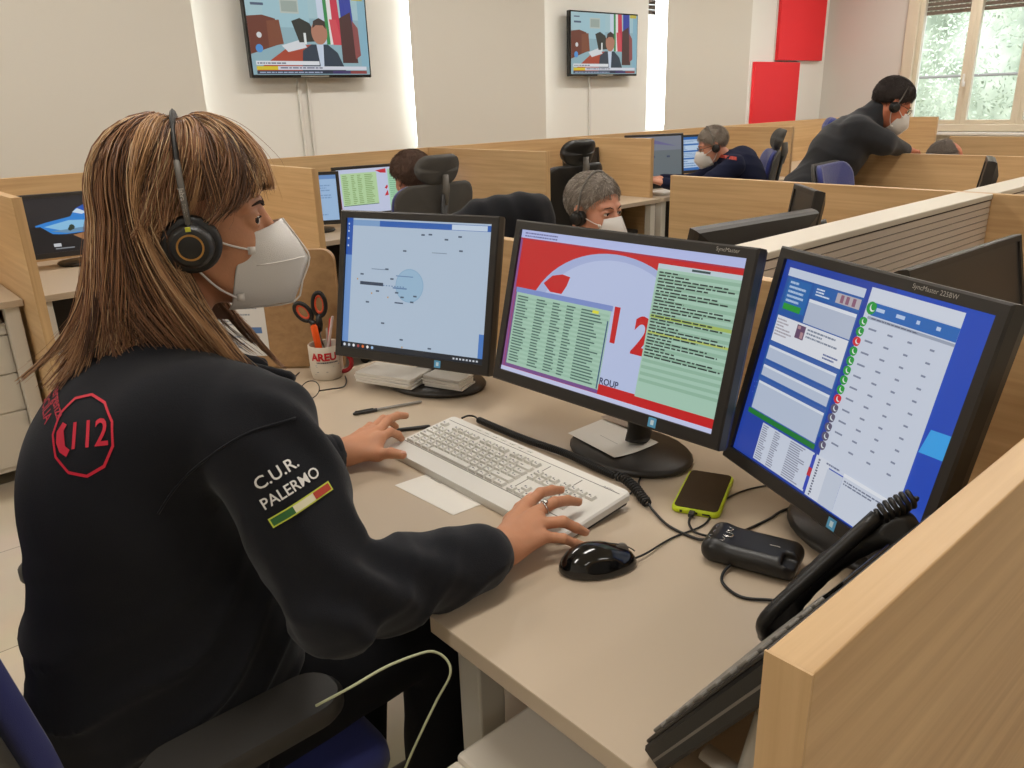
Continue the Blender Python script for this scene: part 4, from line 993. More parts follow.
for s_, cx, cz, rx, rz_, tilt_ in ((-1, -.026, .150, .017, .024, 28), (1, .018, .168, .015, .030, -12)):
    ca, sa = math.cos(math.radians(tilt_)), math.sin(math.radians(tilt_))
    def el(k): return [spt(cx+(rx*k*math.cos(t)*ca-rz_*k*math.sin(t)*sa), cz+(rx*k*math.cos(t)*sa+rz_*k*math.sin(t)*ca)) for t in [2*PI*i/26 for i in range(27)]]
    mb = MB(); mb.tube(el(1), .0056, M['black'], n=8, cap=False); mb.tube([spt(.003*s_, .10), spt(.006*s_, .118), spt(cx*.55, cz-rz_*.85)], [.006, .009, .007], M['black'], n=8)
    h_ = loc(mb, 'handle', scs, smooth=True)
    mb = MB(); mb.tube(el(.72), .0036, M['org'], n=8, cap=False); mb.v = [tuple(Vector(v)-scs.location) for v in mb.v]; mb.build('grip_lining', h_, smooth=True)

# ---------------------------------------------------------------- operator telephone with its stand
M['keyg'] = mat('telephone_key_grey', '7d7870', .5)
tp = thing('desk_telephone', 'large black operator telephone tilted up against the foreground divider', 'telephone', (.66, .33, D))
lo_, hi_ = Vector((.50, .392, D+.016)), Vector((.50, .270, D+.197)); vv = (hi_-lo_).normalized(); nn = Vector((1, 0, 0)).cross(vv)*1; 
if nn.y < 0: nn = -nn
XP = frame(lo_, (1, 0, 0), vv, nn)                                    # local: x along desk, y up the slope, z out of the face
LP = (hi_-lo_).length
mb = MB(); mb.X = XP; mb.prism([(0, 0), (.34, 0), (.34, LP), (0, LP)], -.030, -.0015, M['black'], bev=.003); loc(mb, 'body', tp, angle=40)
mb = MB(); mb.X = XP; mb.prism(rr_outline(.335, LP-.004, .008), -.0016, .002, M['bezel'], T(.17, LP/2, 0), bev=.001)
loc(mb, 'face', tp)
mb = MB(); mb.X = XP; mb.box((.17, LP*.5, -.017), (.342, LP*.98, .0025), M['grey']); loc(mb, 'seam', tp)
for j in range(7):
    for i in range(9 if j < 5 else 6):
        mb = MB(); mb.X = XP; mb.box((.022+i*.023, .02+j*.026, .0038), (.018, .016, .004), M['keyg'], bev=.0015); loc(mb, 'key', tp)
mb = MB(); mb.X = XP; mb.box((.215, .175, .0035), (.10, .045, .004), M['blackg'], bev=.001); loc(mb, 'display', tp)
mb = MB()                                                             # grey bracket that props the body up
for x in (.54, .78):
    mb.tube([(x, .345, D+.016), (x, .262, D+.012)], .011, M['lgrey'], n=10, flat=.6)
    mb.tube([(x, .30, D+.012), (x, .285, D+.10)], .010, M['lgrey'], n=10, flat=.6)
mb.box((.66, .262, D+.006), (.30, .03, .010), M['lgrey'], bev=.003); loc(mb, 'stand', tp, angle=40)
hs = thing('telephone_handset', 'black handset resting on the operator telephone beside the right monitor', 'handset', XP @ Vector((.292, LP*.44, -.006)))
f = Field((-.03, -.13, -.035), (.03, .13, .06), .0024)
arc = [(0, -.095+.19*i/8, .022+.016*math.sin(PI*i/8)) for i in range(9)]
for a_, b2 in zip(arc[:-1], arc[1:]): f.add(f.cap(a_, b2, .0155), .008)
f.add(f.cap((0, -.088, .018), (0, -.088, -.004), .025, .022), .012); f.add(f.cap((0, .088, .018), (0, .088, -.004), .025, .022), .012)
f.d = np.maximum(f.d, np.abs(f.P[..., 0])-.021)
pts, fs = f.mesh(); RX = np.array(XP.to_3x3() @ Matrix.Rotation(math.radians(-30), 3, 'Z')); np_mesh('grip', (pts*np.array([.9, .96, .85]))@RX.T, fs, M['black'], hs, relax=2)
c_ = [XP @ Vector(p) for p in ((.222, LP*.06, .008), (.212, LP*.20, .022), (.255, LP*.46, .028), (.318, LP*.80, .034), (.350, LP*.95, .026))]
mb = MB(); mb.tube(smooth_path(c_[:4], 6), .0085, M['black'], n=12); hx_ = helix(c_[3:], .0095, 7, 10); mb.tube(hx_, .003, M['black'], n=6)
hc = tag(mb.build('handset_cord', smooth=True), 'thick black cord lying along the telephone handset', 'cord')
one('cable_plug', lambda m: (m.lathe([(.006, -.004), (.0085, -.002), (.0085, .002), (.006, .004)], M['blackg'], T(.785, .425, D+.010) @ rot('X', 62) @ rot('Z', 20), 18), m.lathe([(.0001, -.0046), (.0045, -.0045), (.0045, .0045), (.0001, .0046)], M['lgrey'], T(.785, .425, D+.010) @ rot('X', 62), 12), m.tube([(.79, .42, D+.010), (.812, .405, D+.012)], .004, M['cable'])), 'tiny round black jack with a pale centre beside the handset\'s lower end', 'plug')

# white headset lead hanging over the lap
cable('headset_lead', 'thin pale lead hanging in a loop below the desk\'s front edge', [(.30, .70, .730), (.325, .662, .764), (.37, .66, .767), (.415, .664, .757), (.440, .664, .748), (.453, .656, .733), (.451, .649, .716), (.436, .659, .681), (.415, .67, .634), (.399, .686, .58), (.37, .71, .48)], .0016, mat('pale_lead', 'b9bd98', .4))

# ---------------------------------------------------------------- touch-screen telephone on the far desk
def touch_phone(label, c, ang):
    t = thing('touch_screen_phone', label, 'telephone', c, ang)
    X_ = rot('X', -24)
    mb = MB(); mb.X = T(0, 0, .015) @ X_; mb.box((0, 0, .10), (.28, .022, .19), M['black'], bev=.005); mb.build('body', t)
    a = Art(.15, .14, M['scr']); a.rect(0, 0, 1, 1, '3a403e'); a.rect(.06, .08, .94, .3, '56605c'); a.rect(.06, .36, .6, .9, '4a524f')
    a.v = [tuple(T(0, 0, .015) @ X_ @ Vector((v[0]+.03, -.0115-v[2], v[1]+.105))) for v in a.v]; a.build('screen', t)
    mb = MB(); mb.X = T(0, 0, .015) @ X_; mb.tube([(-.11, -.022, .02), (-.112, -.03, .1), (-.11, -.022, .18)], [.017, .012, .017], M['black'], n=10); mb.build('handset', t, smooth=True)
    mb = MB(); mb.tube([(.1, .03, .16), (.12, .12, .004), (.02, .12, .004)], .006, M['lgrey'], n=8); mb.build('stand', t)
touch_phone('black touch-screen telephone on the far desk, right of the grey-haired masked man', (3.90, 3.58, DESK), math.radians(6))
one('keyboard', lambda m: m.box((4.52, 3.46, DESK+.012), (.34, .15, .02), M['kbw'], bev=.004), 'white keyboard in front of the grey-green monitor on the far desk', 'keyboard')
one('paper_stack', lambda m: [m.box((4.86+i*.004, 3.44, DESK+.003+i*.006), (.21, .15, .0055), M['paper'], T(4.86, 3.44, 0) @ rot('Z', i*7) @ T(-4.86, -3.44, 0)) for i in range(4)], 'loose white papers on the far desk beside the crossing divider', 'papers')
one('computer_mouse', lambda m: m.ellipsoid((1.70, .80, DESK+.016), (.055, .03, .017), M['black']), 'small black mouse on the desk below the slatted screen', 'mouse')
# ---------------------------------------------------------------- office chairs (local -Y is the way the sitter faces)
M['blue'] = mat('blue_fabric', '232c72', .8, bump=.3, bscale=900, sheen=.3)
M['navy'] = mat('navy_fabric', '1a1f45', .85, bump=.3, bscale=900, sheen=.3)
M['mesh'] = mat('grey_mesh', '4a4743', .8, bump=.5, bscale=1500)
M['padg'] = mat('grey_arm_pad', '2b2824', .55, bump=.06, bscale=400)
def slab(mb, w_, h_, th, m, X, curve=0., rad=.06, n=8):
    """rounded panel in local XZ, bent about the vertical, with real thickness"""
    o_ = rr_outline(w_, h_, rad, 6); vs = []; fs = []
    # fill: fan of rings
    rings = [1., .94, .6, .25]
    for side, zz in ((1, 1), (-1, -1)):
        base = len(vs)
        for k, s_ in enumerate(rings):
            t_ = th/2*(.55 if k == 0 else .92 if k == 1 else 1.)
            vs += [(p[0]*s_, side*t_+curve*((p[0]*s_)/(w_/2))**2, p[1]*s_) for p in o_]
        vs.append((0, side*th/2, 0)); N = len(o_)
        for k in range(len(rings)-1):
            for i in range(N):
                q = (base+k*N+i, base+k*N+(i+1) % N, base+(k+1)*N+(i+1) % N, base+(k+1)*N+i); fs.append(q if side > 0 else q[::-1])
        for i in range(N):
            q = (base+3*N+i, base+3*N+(i+1) % N, base+4*N); fs.append(q if side > 0 else q[::-1])
    N = len(o_); off = 4*N+1
    for i in range(N): fs.append((i, off+i, off+(i+1) % N, (i+1) % N))
    mb.add(vs, fs, m, X)
def chair(label, x, y, rz, back='mesh', headrest=True, headc=None, frontm=None, seat_z=.47, back_h=.60, arms=True, group=None, recline=10, arm_z=.20):
    t = thing('office_chair', label, 'office chair', (x, y, 0), rz, group)
    fm_ = frontm or M['blue']
    mb = MB(); mb.box((0, .0, seat_z-.035), (.49, .47, .075), fm_, bev=.03); mb.build('seat', t, angle=50)
    mb = MB(); X_ = T(0, .235, seat_z+.13) @ rot('X', -recline) @ T(0, 0, back_h/2)
    slab(mb, .46, back_h, .035, fm_, X_ @ T(0, -.012, 0), curve=-.055, rad=.09); mb.build('backrest', t, smooth=True)
    mb = MB(); slab(mb, .475, back_h+.02, .02, M['mesh'] if back == 'mesh' else M['black'], X_ @ T(0, .016, 0), curve=-.055, rad=.09); mb.build('back_shell', t, smooth=True)
    mb = MB(); mb.tube(smooth_path([(0, .10, seat_z-.06), (0, .28, seat_z-.03), (0, .30, seat_z+.18)], 5)+[X_ @ Vector((0, .045, -.1)), X_ @ Vector((0, .045, back_h*.42))], .022, M['black'], n=10, flat=.6); mb.build('back_spine', t, smooth=True)
    if headrest:
        mb = MB(); mb.tube([X_ @ Vector((0, .045, back_h*.3)), X_ @ Vector((0, .05, back_h*.5)), X_ @ Vector((0, .035, back_h*.5+.06))], [.02, .024, .02], M['grey'], n=10, flat=.5); mb.build('headrest_bracket', t, smooth=True)
        mb = MB(); slab(mb, .25, .14, .045, headc or M['mesh'], X_ @ T(0, .0, back_h/2+.075) @ rot('X', -8), curve=-.035, rad=.07); mb.build('headrest', t, smooth=True)
    if arms:
        for s_ in (-1, 1):
            mb = MB(); mb.tube([(s_*.21, .02, seat_z-.055), (s_*.285, .02, seat_z-.05), (s_*.30, .02, seat_z+.0), (s_*.295, .02, seat_z+arm_z-.02)], [.018, .02, .02, .018], M['black'], n=10)
            a_ = mb.build('armrest', t, smooth=True)
            mb = MB(); mb.prism(rr_outline(.085, .25, .04, 6), seat_z+arm_z-.02, seat_z+arm_z+.008, M['padg'], T(s_*.295, -.005, 0), bev=.007); mb.build('arm_pad', a_, angle=45)
    mb = MB(); mb.lathe([(.03, .11), (.03, .26), (.02, .26), (.02, seat_z-.06)], M['black'], None, 16); mb.box((0, .02, seat_z-.085), (.2, .24, .04), M['black'], bev=.01); mb.build('gas_lift', t, angle=40)
    mb = MB()
    for k in range(5):
        a_ = 2*PI*k/5+.3; mb.tube([(0, 0, .105), (.15*math.cos(a_), .15*math.sin(a_), .10), (.31*math.cos(a_), .31*math.sin(a_), .075)], [.032, .024, .018], M['black'], n=8)
    mb.build('star_base', t, smooth=True)
    for k in range(5):
        a_ = 2*PI*k/5+.3; mb = MB(); mb.lathe([(.02, -.02), (.028, -.014), (.028, .014), (.02, .02)], M['black'], T(.31*math.cos(a_), .31*math.sin(a_), .03) @ Matrix.Rotation(a_, 4, 'Z') @ rot('X', 90), 14); mb.build('caster', t, angle=40)
    return t
chair('blue office chair the woman in the foreground sits on', .240, 1.080, PI/2, seat_z=.475, arm_z=.195, back_h=.62)
chair('chair of the brown-haired woman seen from behind, left of the black tall chair', 2.36, 3.50, PI, seat_z=.47, back_h=.40)
chair('tall black chair with a wide headrest behind the masked grey-haired man', 3.34, 3.50, PI, back='black', frontm=M['navy'], headc=M['black'], back_h=.42)
chair('empty mesh chair right behind the back of the bending worker', 5.00, 3.30, math.radians(218), back_h=.40)
chair('mesh chair with a blue headrest, left of the standing man', 6.02, 3.48, math.radians(215), headc=M['blue'], back_h=.44)
chair('blue upholstered chair with a rounded top beside the standing man\'s waist', 3.97, 1.75, .15, headrest=False, frontm=M['blue'], back_h=.43)
# ---------------------------------------------------------------- people
def skin_mat(name, c, sub=.15):
    m = mat(name, c, .52, spec=.4, bump=.12, bscale=350, mottled=.08, sub=sub); return m
M['sk_w'] = skin_mat('skin_woman', 'c38a68'); M['sk_a'] = skin_mat('skin_man', 'c98e74'); M['sk_b'] = skin_mat('skin_man_ruddy', 'c4785a')
M['eye'] = mat('eye_white', 'ddd4cc', .25); M['iris'] = mat('iris', '2e2018', .2); M['nail'] = mat('fingernail', 'd6a18c', .3); M['brow'] = mat('eyebrow_hair', '3a271b', .8)
M['maskw'] = mat('mask_fabric', 'dad6d2', .85, bump=.25, bscale=900); M['strap'] = mat('elastic', 'e2ddd8', .7)
M['cloth'] = mat('black_sweatshirt', '17181d', .9, spec=.2, bump=.35, bscale=700, sheen=.12)
M['trous'] = mat('black_trousers', '0d0d10', .9, spec=.2, bump=.3, bscale=700)
M['jack'] = mat('black_jacket', '232428', .75, spec=.3, bump=.2, bscale=300, sheen=.1)
M['navyj'] = mat('navy_sweatshirt', '191d33', .9, spec=.2, bump=.3, bscale=500)
M['pad'] = mat('black_leatherette', '171412', .5, bump=.1, bscale=400); M['gold'] = mat('copper_ring', 'b98a4e', .35, metal=.8)

def head_field(f, k=1.0, ears=True):
    """Adult head in its own frame: x forward, y left, z up, origin between the ears at eye height."""
    S_ = lambda *a: tuple(x*k for x in a)
    f.add(f.ell(S_(-.014, 0, .034), S_(.094, .075, .080)))
    f.add(f.ell(S_(.034, 0, -.028), S_(.056, .055, .084)), .02*k)
    f.add(f.ell(S_(.045, 0, -.088), S_(.036, .030, .024)), .022*k)
    for s in (-1, 1):
        f.add(f.cap(S_(-.004, s*.056, -.04), S_(.05, s*.026, -.092), .016*k), .02*k)          # jaw line
        f.add(f.ell(S_(.048, s*.031, -.034), S_(.028, .022, .028)), .025*k)                    # cheekbone
        f.add(f.cap(S_(.080, s*.014, .020), S_(.066, s*.044, .020), .009*k), .012*k)           # brow
        f.sub(f.ell(S_(.096, s*.033, .000), S_(.015, .019, .0115)), .012*k)                    # eye socket
    f.add(f.cap(S_(.084, 0, .008), S_(.108, 0, -.036), .0065*k, .0100*k), .010*k)              # nose
    for s in (-1, 1): f.add(f.ell(S_(.098, s*.011, -.041), S_(.010, .008, .007)), .006*k)
    f.add(f.cap(S_(.086, -.018, -.064), S_(.086, .018, -.064), .0075*k), .006*k); f.add(f.cap(S_(.083, -.015, -.073), S_(.083, .015, -.073), .008*k), .006*k)
    f.sub(f.cap(S_(.095, -.022, -.0685), S_(.095, .022, -.0685), .0022*k), .003*k)
    for s in (-1, 1):                                                                         # lids round the eye slit
        lid = f.ell(S_(.0715, s*.033, .000), S_(.0150, .0165, .0145)); slit = f.box(S_(.088, s*.033, -.0005), S_(.014, .0135, .0046), .0042*k)
        lid = np.maximum(lid, -slit); f.add(lid, .003*k)
        if ears:
            a = math.radians(18); R = np.array([[math.cos(a), 0, -math.sin(a)], [0, 1, 0], [math.sin(a), 0, math.cos(a)]])
            f.add(f.ell(S_(-.006, s*.077, -.008), S_(.017, .010, .031), R), .006*k); f.sub(f.ell(S_(-.002, s*.086, -.004), S_(.009, .006, .018), R), .004*k)

def parts_mesh(name, groups, parent, mats):
    """groups: list of (pts Nx3, faces, material index, smooth) joined in ONE mesh"""
    vs = []; fs = []; mi = []
    for p, f_, i in groups:
        k = len(vs); vs += [tuple(map(float, q)) for q in p]; fs += [tuple(k+a for a in q) for q in f_]; mi += [i]*len(f_)
    return np_mesh(name, np.array(vs), fs, mats, parent, mi)

def mb_arrays(mb): return np.array(mb.v, float), list(mb.f)
def xf(M4, pts): A = np.array(M4); return np.asarray(pts)@A[:3, :3].T+A[:3, 3]

def eye_groups(HM, k, i_white, i_iris, gaze=0.):
    g = []
    for s in (-1, 1):
        mb = MB(); mb.ellipsoid((.0715*k, s*.033*k, 0), (.0132*k, .0132*k, .0128*k), None, n=20, k=14); p, f = mb_arrays(mb); g.append((xf(HM, p), f, i_white))
        c, si = math.cos(gaze), math.sin(gaze)
        mb = MB(); mb.ellipsoid(((.0715+.0085*c)*k, (s*.033+.0085*si)*k, -.0006), (.0058*k, .0066*k, .0066*k), None, n=16, k=10); p, f = mb_arrays(mb); g.append((xf(HM, p), f, i_iris))
    return g
def brow_group(HM, k, i):
    g = []
    for s in (-1, 1):
        mb = MB(); mb.tube([(.0905*k, s*.014*k, .0165*k), (.0875*k, s*.028*k, .0225*k), (.0755*k, s*.045*k, .0185*k)], [.0022*k, .0030*k, .0012*k], None, n=6, flat=.7); p, f = mb_arrays(mb); g.append((xf(HM, p), f, i))
        mb = MB(); mb.tube([((.0715+.0148*math.cos(a))*k, s*(.033+.0148*math.sin(a))*k, (.0040-.0022*abs(math.sin(a)))*k) for a in np.linspace(-.95, 1.1, 9)], .0009*k, None, n=5); p, f = mb_arrays(mb); g.append((xf(HM, p), f, i))
    return g

def mask_mesh(name, HM, parent, k=1., seam=True):
    """Folded respirator: two cheek halves meeting in a ridge down the middle."""
    rows = [((.114, 0, -.004), (.064, .050, -.019)), ((.134, 0, -.035), (.056, .0545, -.042)), ((.146, 0, -.060), (.049, .0555, -.064)), ((.134, 0, -.092), (.044, .050, -.088)), ((.120, 0, -.122), (.040, .042, -.110)), ((.054, 0, -.127), (.034, .026, -.122))]
    n = 8; vs = []; fs = []
    for j, (m_, c_) in enumerate(rows):
        for s in range(-n, n+1):
            t = abs(s)/n; a = Vector(m_).lerp(Vector((c_[0], c_[1]*(1 if s > 0 else -1), c_[2])), t)
            b_ = .010*math.sin(PI*t)*(1 if j in (1, 2, 3) else .55); a += Vector((b_*.9, b_*.7*(1 if s > 0 else -1 if s < 0 else 0), 0)); vs.append(a*k)
    W_ = 2*n+1; N = len(vs)
    inner = [v+Vector((-.0022, 0, 0)) for v in vs]; vs = vs+inner
    for j in range(len(rows)-1):
        for i in range(W_-1):
            q = (j*W_+i, j*W_+i+1, (j+1)*W_+i+1, (j+1)*W_+i); fs.append(q); fs.append(tuple(N+a for a in q[::-1]))
    rim = [i for i in range(W_)]+[j*W_+W_-1 for j in range(1, len(rows))]+[(len(rows)-1)*W_+i for i in range(W_-2, -1, -1)]+[j*W_ for j in range(len(rows)-2, 0, -1)]
    for a, b_ in zip(rim, rim[1:]+rim[:1]): fs.append((a, b_, N+b_, N+a))
    p = xf(HM, [tuple(v) for v in vs]); o = np_mesh(name, p, fs, M['maskw'], parent)
    o['label'] = 'white folded respirator mask'
    mb = MB(); mb.X = HM @ Matrix.Scale(k, 4)
    ridge = [Vector(r[0]) for r in rows]; mb.tube([v+Vector((.0005, 0, 0)) for v in smooth_path(ridge, 3)], .0014, M['strap'], n=6)
    if seam:
        for s in (-1, 1):
            q_ = []
            for t in np.linspace(.08, .80, 9):
                a = Vector(rows[2][0]).lerp(Vector((rows[2][1][0], rows[2][1][1]*s, rows[2][1][2])), float(t)); b_ = .010*math.sin(PI*t); q_.append(a+Vector((b_*.9, b_*.7*s, 0))+Vector((.0006, .0006*s, .004)))
            mb.tube(q_, .0008, M['strap'], n=5)
    so_ = mb.build('weld_seam', o, smooth=True)
    mb = MB(); mb.X = HM @ Matrix.Scale(k, 4)
    for s in (-1, 1):
        mb = MB(); mb.X = HM @ Matrix.Scale(k, 4)
        mb.tube(smooth_path([(.066, s*.0555, -.036), (.048, s*.064, -.030), (.030, s*.0715, -.022), (.000, s*.084, -.010), (-.012, s*.084, -.020), (-.008, s*.082, -.040), (.020, s*.0650, -.080), (.044, s*.0530, -.100)], 4), .0016, M['strap'], n=6)
        mb.box((.070, s*.0555, -.038), (.010, .003, .010), M['strap']).box((.050, s*.0525, -.100), (.010, .003, .010), M['strap'])
        mb.build('ear_loop', o, smooth=True)
    return o

def headset(HM, parent, k=1., big=True, boom=None, tilt=0., r=.0, pad='pad'):
    """band over the head with a cup on each ear"""
    t = MB(); X_ = HM @ Matrix.Scale(k, 4) @ rot('Y', tilt); t.X = X_
    top = .131 if big else .127; wd = .0945 if big else .0885
    arc = [(0, -wd*math.cos(a)*1.0, .01+(top-.01)*math.sin(a)) for a in [PI*i/24 for i in range(25)]]
    arc = [(0, -wd, -.01)]+arc+[(0, wd, -.01)]
    t.tube(arc, .0088 if big else .0042, M['pad'] if big else M['grey'], n=8, flat=.42 if big else .8)
    hb = t.build('headset_band', parent, smooth=True)
    if big:
        for s in (-1, 1):
            b2 = MB(); b2.X = X_; b2.tube([(0, s*(wd+.0045), -.012), (0, s*(wd*.985+.0045), .035), (0, s*(wd*.93+.0045), .062), (0, s*(wd*.86+.0045), .078)], .0088, M['grey'], n=8, flat=.45)
            b2.build('band_slider', hb, smooth=True)
    R_c = .036 if big else .027
    for s in (-1, 1):
        c = MB(); c.X = X_ @ T(-.002, s*(wd-.012), -.022) @ rot('X', -90*s)
        c.lathe([(R_c*.55, -.008), (R_c*.96, -.008), (R_c*1.02, .0), (R_c*.98, .010), (R_c*.86, .014)], M[pad], None, 32)
        cup = c.build('ear_cushion', hb, angle=50)
        c = MB(); c.X = X_ @ T(-.002, s*(wd-.012), -.022) @ rot('X', -90*s)
        c.lathe([(R_c*.78, .013), (R_c*.74, .024), (R_c*.62, .030), (R_c*.60, .0305)], M['black'], None, 32); c.build('ear_cup', hb, angle=50)
        if big:
            c = MB(); c.X = X_ @ T(-.002, s*(wd-.012), -.022) @ rot('X', -90*s)
            c.lathe([(R_c*.45, .0300), (R_c*.45, .0315), (R_c*.385, .0315), (R_c*.385, .0300)], M['gold'], None, 32, close=False); c.build('copper_ring', hb)
    if boom:
        b2 = MB(); b2.X = HM @ Matrix.Scale(k, 4); b2.tube(smooth_path(boom, 5), .0022, M['black'], n=6); b2.ellipsoid(boom[-1], (.010, .006, .006), M['black']); b2.build('microphone_boom', hb, smooth=True)
    return hb

def hand_groups(J, side, vox=.0018, r=1., nails=True, i_skin=0, i_nail=1):
    """J: joints in world metres. wrist, mi mm mr ml (knuckles), then per finger p,d,t ; thumb th0 th1 th2 tt"""
    P = {k: np.array(v, float) for k, v in J.items()}
    allp = np.array(list(P.values())); lo, hi = allp.min(0)-.03, allp.max(0)+.03
    f = Field(lo, hi, vox)
    w_ = P['wrist']; fw = P.get('fore', w_+(w_-P['mm'])*.8)
    f.add(np.maximum(f.cap(fw, w_, .027*r, .025*r), -1e9))
    mid = [w_+(P[m]-w_)*.1+(P[m]-P['mm'])*.25 for m in ('mi', 'mm', 'mr', 'ml')]
    for a, m in zip(mid, ('mi', 'mm', 'mr', 'ml')): f.add(f.cap(a, P[m], .017*r, .0105*r), .014)
    f.add(f.cap(w_, (P['mm']+P['mr'])/2-np.array([0, 0, .006]), .020*r, .012*r), .014)
    for a, b_ in (('th0', 'th1'), ):
        f.add(f.cap(w_+(P['th0']-w_)*.3, P['th1'], .018*r, .0125*r), .016)
    f.add(f.cap(P['th1'], P['mi'], .009*r, .009*r), .014)                                         # web of the thumb
    nails_ = []
    rad = {'i': (.0102, .0090, .0083, .0068), 'm': (.0104, .0092, .0085, .0070), 'r': (.0100, .0088, .0081, .0066), 'l': (.0090, .0078, .0071, .0058)}
    for q in 'imrl':
        ch = [P['m'+q], P[q+'p'], P[q+'d'], P[q+'t']]
        g = None
        for a, b_, ra, rb in zip(ch[:-1], ch[1:], rad[q][:-1], rad[q][1:]):
            c = f.cap(a, b_, ra*r, rb*r); g = c if g is None else f.smin(g, c, .003)
        f.d = f.smin(f.d, g, .0035).astype(np.float32) if True else f.d
        nails_.append((ch[2], ch[3], rad[q][3]*r))
    g = f.cap(P['th1'], P['th2'], .0115*r, .0102*r); g = f.smin(g, f.cap(P['th2'], P['tt'], .0105*r, .0082*r), .003); f.add(g, .005)
    nails_.append((P['th2'], P['tt'], .0082*r))
    pts, fs = f.mesh(); out = [(pts, fs, i_skin)]
    if nails:
        for a, b_, rr_ in nails_:
            d = Vector(b_-a).normalized(); up = Vector((0, 0, 1)); up = (up-d*up.dot(d)).normalized(); sd = d.cross(up)
            c = Vector(b_)+d*rr_*.15+up*rr_*.68
            mb = MB(); mb.ellipsoid((0, 0, 0), (rr_*.95, rr_*.66, rr_*.34), None, frame(c, d, sd, (up+d*-.0).normalized()), n=14, k=8); p, q = mb_arrays(mb); out.append((p, q, i_nail))
    return out

def cuff(mb, a, b_, r, m): mb.tube([Vector(a).lerp(Vector(b_), t) for t in (0, .15, .5, .85, 1)], [r*.93, r*1.03, r*1.05, r*1.03, r*.9], m, n=24)

def wav(P, seed, n=5, s=40., amp=1.):
    r = np.random.default_rng(seed); o = 0
    for i in range(n):
        k = r.normal(size=3)*s; o = o+np.sin(P@k.astype(np.float32)+r.uniform(0, 6.28)+1.3*np.sin(P@(r.normal(size=3)*s*.5).astype(np.float32)))
    return (amp*o/n).astype(np.float32)

def strands(name, paths, radii, mats, midx, parent, n=4, label=None):
    """paths: K x S x 3 array; each strand a tapered tube"""
    K, S, _ = paths.shape; t = np.gradient(paths, axis=1); t /= np.linalg.norm(t, axis=2, keepdims=True)+1e-9
    ref = np.array([.3, .2, .93]); a = np.cross(t, ref); a /= np.linalg.norm(a, axis=2, keepdims=True)+1e-9; b_ = np.cross(t, a)
    ang = 2*np.pi*np.arange(n)/n; R = radii[..., None, None]
    V = paths[:, :, None, :]+R*(a[:, :, None, :]*np.cos(ang)[None, None, :, None]+b_[:, :, None, :]*np.sin(ang)[None, None, :, None]*.7)
    V = V.reshape(-1, 3); base = (np.arange(K)[:, None, None]*S*n)+(np.arange(S-1)[None, :, None]*n)+np.arange(n)[None, None, :]
    nxt = (np.arange(K)[:, None, None]*S*n)+(np.arange(S-1)[None, :, None]*n)+((np.arange(n)+1) % n)[None, None, :]
    F = np.stack([base, nxt, nxt+n, base+n], -1).reshape(-1, 4)
    me = bpy.data.meshes.new(name); me.vertices.add(len(V)); me.vertices.foreach_set('co', V.astype(np.float32).ravel())
    me.loops.add(F.size); me.loops.foreach_set('vertex_index', F.ravel().astype(np.int32)); me.polygons.add(len(F))
    me.polygons.foreach_set('loop_start', np.arange(0, F.size, 4, dtype=np.int32))
    for m in mats: me.materials.append(m)
    me.update(calc_edges=True); me.polygons.foreach_set('material_index', np.repeat(midx, (S-1)*n).astype(np.int32)); me.polygons.foreach_set('use_smooth', [True]*len(F)); me.update()
    o = link(bpy.data.objects.new(name, me), parent)
    if label: o['label'] = label
    return o

